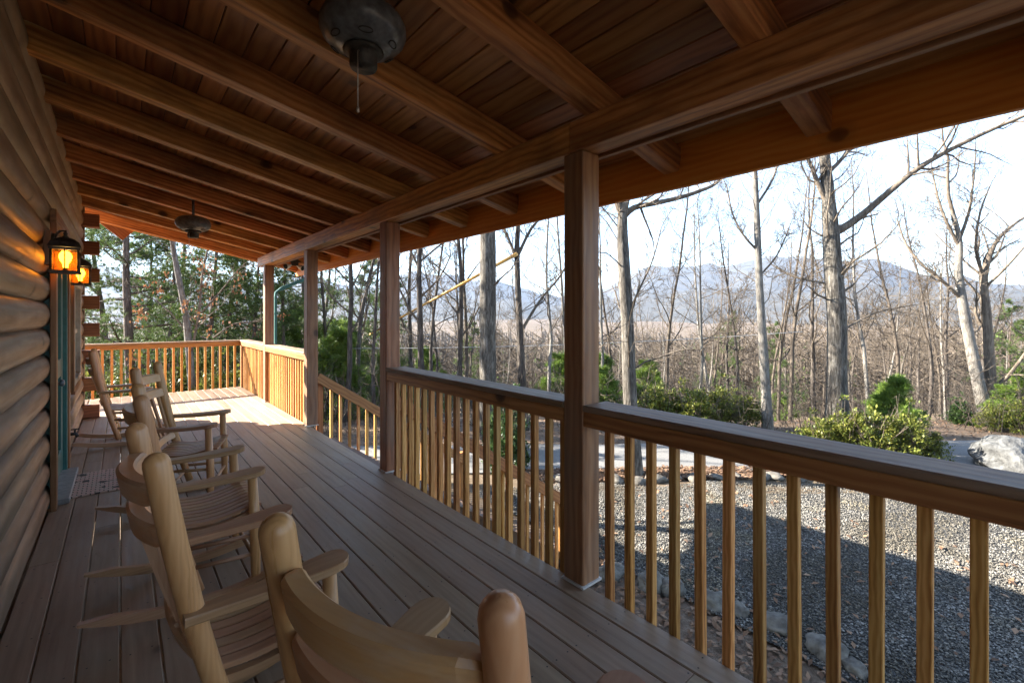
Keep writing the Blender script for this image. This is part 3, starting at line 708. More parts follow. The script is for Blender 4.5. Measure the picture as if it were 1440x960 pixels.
spots = [(.567, .797, math.radians(19.4), 'tan wooden rocking chair turned slightly, its bowed crest slat nearest the railing corner'),
         (.337, 1.83, math.radians(3.7), 'tan wooden rocking chair second in the row counting toward the door'),
         (.353, 3.02, 0.0, 'tan wooden rocking chair third in the row counting toward the door'),
         (.42, 4.47, math.radians(-18), 'tan wooden rocking chair beside the door mat, swung back along the row'),
         (.04, 7.05, 0.0, 'dark-looking rocking chair alone below the window beyond the door')]
spots[0] = spots[0][:3] + ('tan wooden rocking chair angled off the row, the one farthest from the door',)
for i, (x, y, rz, lab) in enumerate(spots):
    o = ch0 if i == 0 else copy_tree(ch0)
    o.location = (x, y, .002); o.rotation_euler = (0, 0, rz); o['label'] = lab; o['group'] = 'rocking chairs lined up on the porch'; o['category'] = 'rocking chair'
# door mat
m = MB(); m.box(-.21, .21, -.36, .36, 0, .010)
o = m.build('door_mat', M_MAT, None, Matrix.Translation((-.135, 5.44, .001))); tag(o, 'pinkish door mat with dark block pattern in front of the green door', 'mat')

# downspout, floodlight
t = thing('downspout', 'green metal downspout bending down behind the beam end post', 'downspout', (2.10, 8.97, 0))
m = MB(); q = .03; x0, y0 = 2.12, 8.98
pth = [(2.62, y0, 2.20), (2.56, y0, 2.14), (2.19, y0, 1.96), (2.13, y0, 1.90), (2.12, y0, 1.82), (2.12, y0, -.9), (2.12, y0, G0-.9)]
m.loft([[(x-.0, y-q, z-.032 if i < 3 else z), (x-.038 if i >= 3 else x, y-q, z+.032 if i < 3 else z), (x-.038 if i >= 3 else x, y+q, z+.032 if i < 3 else z), (x, y+q, z-.032 if i < 3 else z)] for i, (x, y, z) in enumerate(pth)]); m.build('pipe', M_GREENP, t, fix=True)
m = MB()
for z in (.5, 1.5): m.box(2.075, 2.125, y0-.036, y0+.036, z, z+.03)
m.build('strap', M_GREENP, t)
t = thing('floodlight', 'twin-headed white floodlight under the roof edge near the beam end', 'floodlight', (2.25, 8.35, 2.3))
zf = zr(2.25)
m = MB(); m.box(2.20, 2.30, 8.30, 8.40, 2.33, zc(2.25)); m.build('junction_box', M_IRON, t)
for s in (-1, 1):
    c = Vector((2.24+.05*s, 8.34, 2.33)); d = Vector((.8*s-.3, -.75, -.35)).normalized()
    m = MB(); m.tube([c, c+d*.03, c+d*.05, c+d*.12, c+d*.125], [.018,.022,.038,.052,.046], 16); hd = m.build('lamp_head', M_WHITE, t)
    m = MB(); m.tube([c+d*.1255, c+d*.127], .044, 16); m.build('lens', M_GLASS, hd)

# ------------------------------------------------------------------ yard: stones, gravel, leaves, boulder
def gp0(px, d):
    v = ray(px, 446, d); return Vector((v.x, v.y, G0))
def rock(name, c, r, seed, mat, sq=(1, 1, .65), sub=2):
    import bmesh
    b = bmesh.new(); bmesh.ops.create_icosphere(b, subdivisions=sub, radius=1)
    for v in b.verts:
        p = v.co.normalized(); f = 1 + .38*mnoise.noise(p*1.4+Vector((seed, 0, 0))) + .2*mnoise.noise(p*2.9+Vector((0, seed, 0))) + .09*mnoise.noise(p*6+Vector((0, 0, seed)))
        v.co = Vector((p.x*sq[0], p.y*sq[1], p.z*sq[2]))*f*r
    me = bpy.data.meshes.new(name); b.to_mesh(me); b.free(); me.materials.append(mat)
    for pl in me.polygons: pl.use_smooth = True
    return link(name, me, None, Matrix.Translation(c))
rs = random.Random(9)
pts = [(4.45,4.05),(4.66,3.58),(4.84,3.10),(4.95,2.88),(5.05,2.45),(5.13,2.20),(5.19,1.83),(5.14,1.38),(5.10,1.15),(5.03,.62),(4.95,.05)]
for i, (x, y) in enumerate(pts):
    r = rs.uniform(.09, .20)
    o = rock('border_stone', (x, y, gz(x, y)+.05), r, i*3.1, M_STONE, (1, rs.uniform(.8, 1.2), .7), 3); o.rotation_euler.z = rs.uniform(0, 6)
    tag(o, 'rounded grey-tan border stone in the row edging the gravel', 'stone', 'border stones between leaf bed and gravel')
k = 0
for i in range(15):
    u = i/14; x = 6.6+u*4.4+rs.uniform(-.1,.1); y = 6.35-u*3.55+rs.uniform(-.1,.1); r = rs.uniform(.10, .19)
    o = rock('edge_rock', (x, y, gz(x, y)+.04), r, 50+i*2.3, M_STONE, (1.2, .9, .55)); o.rotation_euler.z = rs.uniform(0, 6)
    tag(o, 'low brown rock among dead leaves between gravel and lane', 'rock', 'rocks between gravel and lane')
bq = gp0(1432, 9.75); o = rock('boulder', (bq.x, bq.y, G0+.20), .74, 4.4, M_BOULDER, (1.1, .95, .62), 4); tag(o, 'big pale grey boulder at the edge of the gravel', 'boulder')
import numpy as np
def scatter(name, mat, P, size, kind, parent=None, seed=1, flat=.6):
    """many small closed stones (octahedra) as one mesh"""
    rg = np.random.default_rng(seed); n = len(P)
    base = np.array([(1,0,0),(0,1,0),(-1,0,0),(0,-1,0),(0,0,1),(0,0,-1)], float)
    tri = np.array([(0,1,4),(1,2,4),(2,3,4),(3,0,4),(1,0,5),(2,1,5),(3,2,5),(0,3,5)])
    s = rg.uniform(size[0], size[1], (n,1,1)); sh = rg.uniform(.6, 1.25, (n,6,1))
    v = base[None]*sh*s; v[:,:,2] *= flat
    a = rg.uniform(0, 2*PI, n); c, s_ = np.cos(a), np.sin(a)
    t = rg.uniform(-.5, .5, n)
    x = v[:,:,0]*np.cos(t)[:,None]-v[:,:,2]*np.sin(t)[:,None]; z = v[:,:,0]*np.sin(t)[:,None]+v[:,:,2]*np.cos(t)[:,None]; y = v[:,:,1]
    v = np.stack([x*c[:,None]-y*s_[:,None], x*s_[:,None]+y*c[:,None], z], 2) + np.asarray(P)[:,None,:]
    f = (tri[None]+(np.arange(n)*6)[:,None,None]).reshape(-1,3)
    me = bpy.data.meshes.new(name); me.vertices.add(n*6); me.vertices.foreach_set('co', v.reshape(-1))
    me.loops.add(len(f)*3); me.loops.foreach_set('vertex_index', f.reshape(-1).astype(np.int32))
    me.polygons.add(len(f)); me.polygons.foreach_set('loop_start', np.arange(0, len(f)*3, 3, dtype=np.int32))
    me.update(calc_edges=True); me.validate(); me.materials.append(mat)
    return tag(link(name, me), kind=kind)
rg = np.random.default_rng(3)
P = []
while len(P) < 95000:
    x = rg.uniform(4.9, 12.5); y = rg.uniform(-1.6, 6.6)
    q = .62*x+.78*y
    if q > 8.75+.12*math.sin(x*3) or x < 4.92+.03*math.sin(y*2.1): continue
    if x > 9 and rg.random() < .55: continue
    P.append((x, y, gz(x, y)+.032+rg.uniform(0, .012)))
o = scatter('gravel_stones', M_PEBBLE, P, (.008, .019), 'stuff', seed=4)
tag(o, 'loose grey gravel stones covering the yard', 'gravel')
def leaves(name, mat, P, size, label, cat, seed=1, tilt=.6, dz=.01):
    rg = np.random.default_rng(seed); n = len(P)
    b = np.array([(-1,0,0),(0,-.55,.18),(1,0,0),(0,.55,.18)], float)
    s = rg.uniform(size[0], size[1], (n,1,1)); v = b[None]*s*np.stack([rg.uniform(.8,1.2,(n,4))]*3, 2)
    a = rg.uniform(0, 2*PI, n); t = rg.uniform(-tilt, tilt, n)
    x = v[:,:,0]*np.cos(t)[:,None]-v[:,:,2]*np.sin(t)[:,None]; z = v[:,:,0]*np.sin(t)[:,None]+v[:,:,2]*np.cos(t)[:,None]; y = v[:,:,1]
    v = np.stack([x*np.cos(a)[:,None]-y*np.sin(a)[:,None], x*np.sin(a)[:,None]+y*np.cos(a)[:,None], z+dz], 2)+np.asarray(P)[:,None,:]
    me = bpy.data.meshes.new(name); me.vertices.add(n*4); me.vertices.foreach_set('co', v.reshape(-1))
    f = np.arange(n*4, dtype=np.int32); me.loops.add(n*4); me.loops.foreach_set('vertex_index', f)
    me.polygons.add(n); me.polygons.foreach_set('loop_start', np.arange(0, n*4, 4, dtype=np.int32)); me.update(calc_edges=True); me.validate()
    me.materials.append(mat); o = link(name, me)
    if label: tag(o, label, cat, kind='stuff')
    return o
P = []
for _ in range(9000):                                       # bed between deck and border stones
    y = rg.uniform(-2, 8.5); x = rg.uniform(1.9, 4.95 if y < 4 else 4.6)
    P.append((x, y, gz(x, y)+rg.uniform(.005,.03)))
for _ in range(7000):                                       # strip between gravel and lane
    u = rg.uniform(0, 1); v = rg.uniform(-.1, .8); x = 6.0+u*6+v*.5; y = 6.75-u*4.6+v*.6; P.append((x, y, gz(x, y)+rg.uniform(.01,.05)))
for _ in range(14000):                                      # wood floor beyond the lane
    u = rg.uniform(-14, 14); v = rg.uniform(1.1, 12); p = LC+LD*float(u)+LN*float(v); P.append((p.x, p.y, gz(p.x, p.y)+.02))
for _ in range(500):
    x = rg.uniform(4.9, 9); y = rg.uniform(-1, 5); P.append((x, y, gz(x, y)+.05))
leaves('leaf_litter', M_LITTER, P, (.025, .055), 'dead brown leaves lying under the trees and beside the deck', 'leaves')

# ------------------------------------------------------------------ vegetation
def rdir(rng, axis, ang):
    axis = axis.normalized(); u = axis.orthogonal().normalized(); w = axis.cross(u); a = rng.uniform(0, 2*PI)
    return (axis*math.cos(ang) + (u*math.cos(a)+w*math.sin(a))*math.sin(ang)).normalized()
def grow(mb, rng, p, d, L, r, lev, maxlev, up=.25, wob=.18, den=1.0, tips=None, rmin=.0055):
    """one branch and everything that grows on it"""
    n = {0: 9, 1: 6, 2: 5, 3: 4}.get(lev, 3); pts = [Vector(p)]; dirs = [d.copy()]
    for i in range(n):
        d = (d + Vector((rng.gauss(0, wob), rng.gauss(0, wob), rng.gauss(0, wob)+up*.35))).normalized()
        pts.append(pts[-1]+d*(L/n)); dirs.append(d.copy())
    rad = [max(rmin*.6, r*(1-.82*(i/n)**1.1)) for i in range(n+1)]
    mb.tube(pts, rad, 8 if r > .08 else (5 if r > .025 else 3), cap=False)
    if tips is not None and lev >= maxlev-1: tips.extend((pts[i], dirs[i]) for i in range(1, n+1))
    if lev >= maxlev: return
    kids = {0: 15, 1: 8, 2: 6, 3: 4}.get(lev, 3); kids = max(2, int(kids*den))
    for k in range(kids):
        t = (.30 if lev == 0 else .18)+ (.98-(.30 if lev == 0 else .18))*(k+rng.random())/kids
        i = min(n-1, int(t*n)); fpos = t*n-i; q = pts[i].lerp(pts[i+1], fpos)
        ll = L*rng.uniform(.30, .52)*(1.15-.55*t) if lev else L*rng.uniform(.22, .42)*(1.25-.7*t)
        grow(mb, rng, q, rdir(rng, dirs[i], math.radians(rng.uniform(28, 62))), ll, max(rmin, rad[i]*rng.uniform(.32, .55)), lev+1, maxlev, up, wob*1.15, den, tips, rmin)
def limb_tree(name, label, trunk, rads, limbs, mat, seed, group=None, twmat=None, den=1.0, sub=15):
    """tree whose trunk and main limbs follow given points; finer branches grow at random"""
    rng = random.Random(seed); base = Vector(trunk[0])
    t = thing(name, label, 'tree', tuple(base), group=group)
    m = MB()
    def smooth(P, R, k=3):
        o = []; ro = []
        for i in range(len(P)-1):
            for j in range(k):
                u = j/k; a = P[max(i-1,0)]; b_ = P[i]; c = P[i+1]; e = P[min(i+2, len(P)-1)]
                o.append(.5*((2*b_)+(c-a)*u+(2*a-5*b_+4*c-e)*u*u+(3*b_-a-3*c+e)*u**3)); ro.append(R[i]*(1-u)+R[i+1]*u)
        return o+[P[-1]], ro+[R[-1]]
    T, R = smooth([Vector(p) for p in trunk], rads)
    T[0].z -= .25; m.tube(T, [r*(1.35 if i == 0 else (1.12 if i == 1 else 1))*(1+.05*rng.uniform(-1,1)) for i, r in enumerate(R)], 12, cap=False)
    m.build('trunk', mat, t)
    c = MB()
    for L in limbs:
        P, Q = smooth([Vector(p) for p in L[0]], L[1]); c.tube(P, Q, 8, cap=False)
        LL = sum((P[i+1]-P[i]).length for i in range(len(P)-1))
        for k in range(int(sub*den)):
            i = rng.randrange(2, len(P)-1); d = (P[i+1]-P[i]).normalized() if i+1 < len(P) else (P[i]-P[i-1]).normalized()
            grow(c, rng, P[i], rdir(rng, d, math.radians(rng.uniform(25, 60))), LL*rng.uniform(.15, .4), max(.006, Q[i]*.45), 2, 4, .3, .2, den)
        grow(c, rng, P[-1], (P[-1]-P[-2]).normalized(), LL*.4, Q[-1], 1, 3, .3, .2, den)
    for k in range(int(16*den)):
        i = rng.randrange(int(len(T)*.3), len(T)-1); d = (T[i+1]-T[i]).normalized()
        grow(c, rng, T[i], rdir(rng, d, math.radians(rng.uniform(40, 75))), rng.uniform(.8, 2.6), max(.008, R[i]*.16), 2, 4, .25, .2, den)
    grow(c, rng, T[-1], (T[-1]-T[-2]).normalized(), 3.5, R[-1], 1, 4, .3, .2, den)
    c.build('crown', twmat or mat, t)
    return t
def pxs(L, d): return [ray(x, y, d+(q[0] if q else 0)) for x, y, *q in L]
def gp(px, d, dz=0):
    v = ray(px, 446, d); return Vector((v.x, v.y, gz(v.x, v.y)+dz))
# trees one can pick out beyond the gravel
d = 9.4
limb_tree('bare_tree', 'bare grey tree at the lane edge forking just under the roof edge', [gp(893, d)]+pxs([(886,560),(882,450),(876,350),(875,300)], d), [.15,.14,.13,.12,.10],
    [(pxs([(876,305),(892,292),(920,286),(955,278,.2),(985,268,.4),(1010,255,.6),(1040,215,.9)], d), [.075,.06,.052,.046,.04,.032,.02]),
     (pxs([(875,302),(868,285),(866,250),(858,190),(852,120)], d), [.07,.06,.055,.045,.03]),
     (pxs([(884,440),(900,405),(918,365,-.4),(930,320,-.6)], d), [.025,.018,.014,.01])], M_OAK, 11, twmat=M_TWIG, den=.8)
d = 12.8
limb_tree('bare_oak', 'stout bare oak with one long limb reaching up and right', [gp(1178, d)]+pxs([(1177,530),(1177,450),(1171,370),(1168,320),(1163,260),(1158,200),(1152,120),(1150,60)], d), [.27,.25,.235,.215,.20,.15,.12,.085,.06],
    [(pxs([(1171,328),(1190,318),(1215,300),(1250,270,-.3),(1292,236,-.6),(1345,206,-.9),(1400,180,-1.2),(1440,163,-1.4),(1500,130,-1.7)], d), [.13,.11,.10,.085,.07,.055,.045,.038,.02]),
     (pxs([(1165,290),(1150,258),(1137,225,.2),(1115,188,.5),(1085,150,.8)], d), [.075,.062,.05,.04,.025]),
     (pxs([(1162,245),(1185,222),(1203,190,.2),(1215,150,.4)], d), [.06,.05,.04,.025]),
     (pxs([(1172,400),(1120,390,.4),(1085,372,.9)], d), [.03,.022,.012]), (pxs([(1176,470),(1230,440,.3),(1290,428,.5)], d), [.03,.022,.012])], M_OAK, 12, twmat=M_TWIG)
d = 13.2
limb_tree('bare_tree', 'slim pale bare tree with a straight trunk beside the stout oak', [gp(1080, d)]+pxs([(1074,500),(1068,400),(1064,300),(1061,230),(1058,140)], d), [.13,.12,.10,.085,.07,.045],
    [(pxs([(1065,352),(1045,330),(1030,300,.2),(1022,262,.4)], d), [.04,.032,.026,.018]), (pxs([(1063,290),(1085,255),(1098,215,.3),(1104,170,.5)], d), [.04,.03,.024,.015]),
     (pxs([(1066,390),(1092,360),(1110,320,-.3)], d), [.03,.022,.014])], M_PALE, 13, twmat=M_TWIG)
d = 14.6
limb_tree('bare_tree', 'bare double-trunked tree leaning left above the boulder', [gp(1388, d)]+pxs([(1372,520),(1358,450),(1348,385),(1349,340),(1340,300)], d), [.17,.155,.135,.11,.085,.06],
    [([gp(1398, d)]+pxs([(1392,520),(1387,440),(1384,390),(1398,345,.2),(1420,320,.4),(1450,300,.5)], d), [.15,.14,.12,.09,.06,.045,.03]),
     (pxs([(1352,420),(1325,395),(1300,375,.3),(1275,345,.6),(1262,310,.8)], d), [.06,.05,.042,.034,.02]),
     (pxs([(1348,345),(1330,310),(1318,275,.3),(1310,235,.5)], d), [.05,.042,.032,.02]), (pxs([(1348,340),(1362,300),(1368,260,.2),(1372,215,.4)], d), [.05,.04,.03,.018]),
     (pxs([(1384,392),(1372,350),(1378,300),(1392,262,.3)], d), [.05,.04,.03,.018])], M_PALE, 14, twmat=M_TWIG)
d = 12.6
limb_tree('bare_tree', 'thick dark rough-barked trunk rising straight between the middle posts', [gp(686, d)]+pxs([(686,540),(686,440),(686,350),(685,260),(683,150),(682,60)], d), [.24,.225,.22,.215,.20,.17,.14],
    [(pxs([(684,250),(650,180,.5),(620,90,1)], d), [.08,.06,.04]), (pxs([(684,200),(720,130,.3),(750,60,.5)], d), [.08,.06,.04])], M_OAK, 15, twmat=M_TWIG, den=.7)
d = 13.4
T6 = limb_tree('bare_tree', 'dark slender bare tree holding the end of the orange pole', [gp(738, d)]+pxs([(734,544),(732,480),(729,420),(727,355),(730,300),(738,220)], d), [.12,.11,.10,.09,.08,.06,.04],
    [(pxs([(731,470),(748,440),(765,415,.2),(790,385,.5),(812,340,.8)], d), [.05,.04,.032,.026,.016]), (pxs([(728,370),(715,335),(700,300,.2),(690,240,.4)], d), [.05,.04,.03,.02]), (pxs([(728,360),(748,320),(775,290,.2),(800,240,.4)], d), [.05,.04,.03,.02])], M_DARKB, 16, twmat=M_TWIG)
# generic bare trees: a few grown once, then copied
def make_bare(seed, H, r, mat, tw, den=1.0, lev=4):
    rng = random.Random(seed); m = MB(); n = 10; p = Vector((0,0,-.4)); pts = [p]; d = Vector((rng.gauss(0,.04), rng.gauss(0,.04), 1)).normalized(); ds = [d.copy()]
    for i in range(n):
        d = (d+Vector((rng.gauss(0,.06), rng.gauss(0,.06), .12))).normalized(); p = p+d*(H/n); pts.append(p); ds.append(d.copy())
    rad = [r*(1-.8*(i/n)**1.2) for i in range(n+1)]; m.tube(pts, rad, 7, cap=False); c = MB()
    for k in range(int(17*den)):
        t = .28+.7*(k+rng.random())/(17*den); i = min(n-1, int(t*n)); q = pts[i].lerp(pts[i+1], t*n-i)
        grow(c, rng, q, rdir(rng, ds[i], math.radians(rng.uniform(30, 62))), H*rng.uniform(.14, .30)*(1.25-.6*t), max(.012, rad[i]*.42), 1, lev, .3, .17, den, rmin=.007)
    return m.mesh('trunk', mat), c.mesh('crown', tw)
BARE = [make_bare(101, 11, .105, M_OAK, M_TWIG, .85), make_bare(102, 13, .115, M_DARKB, M_TWIG, .8), make_bare(103, 10, .075, M_PALE, M_TWIG, .85), make_bare(104, 12, .085, M_FARB, M_FARB, .8), make_bare(105, 9, .07, M_DARKB, M_FARB, .9), make_bare(106, 11.5, .08, M_PALE, M_FARB, .75)]
BLAB = ['bare leafless grey-barked tree in the wood beyond the lane', 'bare leafless dark-barked tree in the wood beyond the lane', 'bare leafless pale-barked tree in the wood beyond the lane',
        'bare leafless brown-grey tree in the wood beyond the lane', 'small bare leafless dark tree in the wood beyond the lane', 'thin bare leafless pale tree in the wood beyond the lane']
def bare(px, d, v, s=1.0, rz=0):
    b_ = gp(px, d); t = thing('woodland_tree', BLAB[v], 'tree', tuple(b_), rz, group=['grey-barked', 'dark-barked', 'pale-barked', 'brown-grey', 'small dark', 'thin pale'][v] + ' bare trees of the wood')
    t.scale = (s, s, s)
    for nm, me in zip(('trunk', 'crown'), BARE[v]):
        o = bpy.data.objects.new(nm, me); COL.objects.link(o); o.parent = t
    return t
rt = random.Random(21)
for px, d, v, s in [(602,14,1,.95),(614,17,4,1.1),(640,15.5,1,.85),(660,19,3,1),(772,18,5,1),(482,16,1,.9),(503,18,0,1),(462,20,3,1),(530,15,4,1),(585,21,1,1),(980,16.5,2,.85),(1005,22,5,1),(940,20,3,1),(1030,19,4,1),
                    (1110,18,3,1),(1150,22,1,1),(1225,17,5,.9),(1262,20,3,1),(1300,19,4,1.1),(1330,23,2,1),(1425,20,5,1),(1460,17,3,1),(840,17,2,.9),(862,23,3,1),(815,20,5,1.05),(1195,26,0,1)]:
    bare(px, d, v, s, rt.uniform(0, 6))
for i in range(185):
    d = 20+62*rt.random()**.9; px = rt.uniform(420, 1560); bare(px, d, rt.choice([0,1,2,3,3,4,4,5]), rt.uniform(.7, 1.1), rt.uniform(0, 6))
# pines
def make_pine(seed, H, r, low, rad, clumps=12, blade=.13, perm=5.5):
    rng = random.Random(seed); m = MB(); n = 9; p = Vector((0,0,-.4)); pts = [p]; d = Vector((0,0,1))
    for i in range(n):
        d = (d+Vector((rng.gauss(0,.05), rng.gauss(0,.05), .1))).normalized(); p = p+d*(H/n); pts.append(p)
    R = [r*(1-.85*(i/n)) for i in range(n+1)]; m.tube(pts, R, 9, cap=False); tips = []
    nb = int((H-low)*perm)
    for k in range(nb):
        t = low/H+(1-low/H)*(k+rng.random())/nb; i = min(n-1, int(t*n)); q = pts[i].lerp(pts[i+1], t*n-i)
        L = rad*(1.15-t)*rng.uniform(.7, 1.2); a = rng.uniform(0, 2*PI)
        grow(m, rng, q, Vector((math.cos(a), math.sin(a), rng.uniform(-.1,.35))).normalized(), L, max(.012, R[i]*.3), 2, 3, .12, .16, 1.0, tips, .005)
    c = MB()
    for q, dd in tips:
        for j in range(3):
            o = q+Vector((rng.gauss(0,.05), rng.gauss(0,.05), rng.gauss(0,.04)))
            for b_ in range(clumps):
                e = rdir(rng, (dd+Vector((0,0,.25))), math.radians(rng.uniform(15, 75))); w = e.cross(Vector((rng.gauss(0,1), rng.gauss(0,1), rng.gauss(0,1)))).normalized()*.0075
                L = blade*rng.uniform(.7, 1.25); c.add([tuple(o-w), tuple(o+w), tuple(o+e*L)], [(0,1,2)])
    return m.mesh('trunk', M_PINEB), c
pn = make_pine(31, 11, .15, 1.6, 3.0); pine_a = (pn[0], pn[1].mesh('crown', M_NEEDLE))
pn = make_pine(32, 9, .11, .8, 2.6); pine_b = (pn[0], pn[1].mesh('crown', M_NEEDLE))
pn = make_pine(33, 2.6, .04, .10, 1.15, 10, .15, 17); pine_c = (pn[0], pn[1].mesh('crown', M_YPINE))
def pine(px, d, kind, s, label, group=None, rz=0, name='pine_tree'):
    b_ = gp(px, d); t = thing(name, label, 'tree', tuple(b_), rz, group); t.scale = (s, s, s)
    for nm, me in zip(('trunk', 'crown'), kind): o = bpy.data.objects.new(nm, me); COL.objects.link(o); o.parent = t
    return t
pl_ = 'tall green pine with open layered boughs behind the far railing'; pg = 'pines behind the far railing'
for px, d, k, s in [(184,13.6,pine_a,1.0),(225,17,pine_b,1.0),(285,15,pine_b,1.0),(318,18.5,pine_a,.95),(345,15.5,pine_b,.9),(150,18,pine_a,.95),(408,16,pine_b,.85),(250,20,pine_a,1.0),(195,21,pine_b,1.1),(365,20,pine_a,.9)]:
    pine(px, d, k, s, pl_ if k is pine_a else 'shorter bushy green pine filling in behind the far railing', pg if k is pine_a else 'shorter pines behind the far railing', rt.uniform(0, 6))
pl2 = 'slender pine standing among the bare trees'; pg2 = 'pines among the bare trees'
for px, d, k, s in [(432,21,pine_a,.9),(452,25,pine_a,1),(545,24,pine_b,1),(505,30,pine_a,1),(800,34,pine_b,.9),(1090,30,pine_b,.8),(1430,24,pine_b,.75),(1010,40,pine_a,.9),(655,33,pine_b,.9)]:
    pine(px, d, k, s, pl2, pg2, rt.uniform(0, 6))
pine(1240, 11.5, pine_c, .80, 'bushy yellow-green young pine above the laurel shrubs', None, .4, 'young_pine')
pine(1405, 13.8, pine_c, .55, 'small young pine behind the pale boulder', None, 2.0, 'young_pine')
pine(1445, 14.6, pine_c, .75, 'young pine growing past the boulder beside the lane', None, 3.0, 'young_pine')
pl3 = 'yellow-green young pine growing low among the bare trees'; pg3 = 'young pines among the bare trees'
for px, d, s_ in [(455,17,1.5),(438,20,2.0),(470,22,1.8),(852,15,.8),(905,15.5,.9),(830,18,1.1),(610,23,1.3),(780,22,1.3),(1110,24,1.0),(560,19,1.2)]:
    pine(px, d, pine_c, s_, pl3, pg3, px*.1, 'young_pine')
# curving small oak holding rusty leaves, in front of the pines
d = 12.2; p0 = gp(276, d)
oak = limb_tree('small_oak', 'small curving oak with rusty dead leaves behind the far railing', [p0]+pxs([(268,520),(262,450),(252,395),(244,350),(240,320),(236,270)], d), [.095,.09,.08,.07,.06,.05,.03],
    [(pxs([(268,500),(280,440),(284,390),(292,350),(300,310)], d), [.035,.03,.026,.02,.012]), (pxs([(283,440),(310,410),(330,385),(345,370)], d), [.022,.018,.014,.01]), (pxs([(266,470),(240,440),(215,420),(190,410)], d), [.025,.02,.014,.01]), (pxs([(300,475),(330,455),(360,452),(372,445)], d), [.022,.018,.014,.01])], M_PALE, 17, twmat=M_TWIG, den=.6)
rng = random.Random(77); m = MB()
cl_ = [(rng.gauss(275, 50), rng.gauss(425, 45), rng.uniform(-1, 1)) for _ in range(26)]
for _ in range(330):
    c = rng.choice(cl_); c = ray(c[0]+rng.gauss(0, 6), c[1]+rng.gauss(0, 6), d+c[2]+rng.uniform(-.2, .2)); e = rdir(rng, Vector((0,0,-1)), rng.uniform(0, 1.2)); w = e.orthogonal().normalized()*.035; L = rng.uniform(.06, .11)
    m.add([tuple(c), tuple(c+e*L*.5+w), tuple(c+e*L), tuple(c+e*L*.5-w)], [(0,1,2,3)])
m.build('dead_leaves', M_OAKLF, oak)
# shrubs
def make_shrub(seed, rx, rz_, nleaf, mat, size=.05, stems=14):
    rng = random.Random(seed); m = MB(); c = MB()
    for k in range(stems):
        a = rng.uniform(0, 2*PI); q = rng.uniform(.2, .95); p = Vector((rx*q*math.cos(a), rx*q*math.sin(a), rz_*rng.uniform(.7, 1.35)*math.sqrt(max(.05, 1-q*q*.8))))
        mid = p*.5+Vector((rng.gauss(0,.06), rng.gauss(0,.06), .08)); m.tube([(p.x*.08, p.y*.08, -.1), mid, p], [.016,.010,.004], 4, cap=False)
    cl = [(Vector((rng.gauss(0,.5)*rx, rng.gauss(0,.5)*rx, 0)), 0) for _ in range(1)]
    centers = []
    for k in range(int(nleaf/26)):
        a = rng.uniform(0, 2*PI); q = math.sqrt(rng.random()); h = rng.random()**.7
        r_ = rx*q*(1-.35*h); lump = .85+.75*mnoise.noise(Vector((math.cos(a)*1.6+seed, math.sin(a)*1.6, h*2)))
        centers.append(Vector((r_*math.cos(a)*lump, r_*math.sin(a)*lump, rz_*h*lump*math.sqrt(max(.08, 1-(q*.9)**2))+.06)))
    for ce in centers:
        for j in range(26):
            p = ce+Vector((rng.gauss(0,.055), rng.gauss(0,.055), rng.gauss(0,.045))); e = rdir(rng, Vector((ce.x*.6, ce.y*.6, .5)).normalized(), rng.uniform(.1, 1.3)); w = e.cross(Vector((0,0,1)))
            z_ = size*rng.uniform(.55, 1.3); w = (w.normalized() if w.length > .01 else Vector((1,0,0)))*z_*.32; L = z_*rng.uniform(.9, 1.3)
            c.add([tuple(p), tuple(p+e*L*.5+w+Vector((0,0,.006))), tuple(p+e*L), tuple(p+e*L*.5-w+Vector((0,0,.006)))], [(0,1,2,3)])
    return m.mesh('stems', M_TWIG), c.mesh('foliage', mat)
SH = [make_shrub(1, .85, 1.2, 3900, M_LAUREL, .075, 30), make_shrub(2, .75, 1.45, 3600, M_LAUREL, .07, 30), make_shrub(3, .8, 1.5, 5200, M_DKLEAF, .085)]
def shrub(x, y, v, s, label, group, rz=0):
    t = thing('laurel_shrub', label, 'shrub', (x, y, gz(x, y)), rz, group); t.scale = (s, s, s)
    for nm, me in zip(('stems', 'foliage'), SH[v]): o = bpy.data.objects.new(nm, me); COL.objects.link(o); o.parent = t
for px, d, v, s in [(1150,10.9,0,.80),(1188,10.7,1,.85),(1228,10.5,0,.98),(1268,10.4,1,.85),(1300,10.5,0,.62)]:
    b_ = gp(px, d); shrub(b_.x, b_.y, v, s, 'yellow-green laurel shrub in the clump under the young pine', 'laurel clump beside the gravel', px)
for px, d, v, s in [(925,13.2,1,1.05),(968,13.0,0,1.15),(1010,13.4,1,1.0),(1045,13.6,0,.9)]:
    b_ = gp(px, d); shrub(b_.x, b_.y, v, s, 'broad green laurel shrub across the lane behind the lane-edge tree', 'laurels across the lane', px)
for px, d, v, s in [(1350,14.4,2,.55),(1395,13.2,1,.6),(1440,12.8,1,.75),(1475,12.6,2,.75)]:
    b_ = gp(px, d); shrub(b_.x, b_.y, v, s, 'leafy shrub crowding round the boulder and lane end', 'shrubs round the boulder', px)
for x, y, s in [(6.2,7.5,.8),(7.0,8.4,.9)]:
    shrub(x, y, 2, s, 'dark glossy evergreen shrub beyond the foot of the stairs', 'dark evergreens by the stairs', x*7)
for x, y, s in [(.6,15.2,.95),(2.2,14.2,1.0),(3.3,13.4,.9),(-.6,15.8,1.0),(1.4,16.4,1.2)]:
    shrub(x, y, 1, s*1.5, 'light green shrub on the slope below the far railing', 'shrubs below the far railing', x*5)
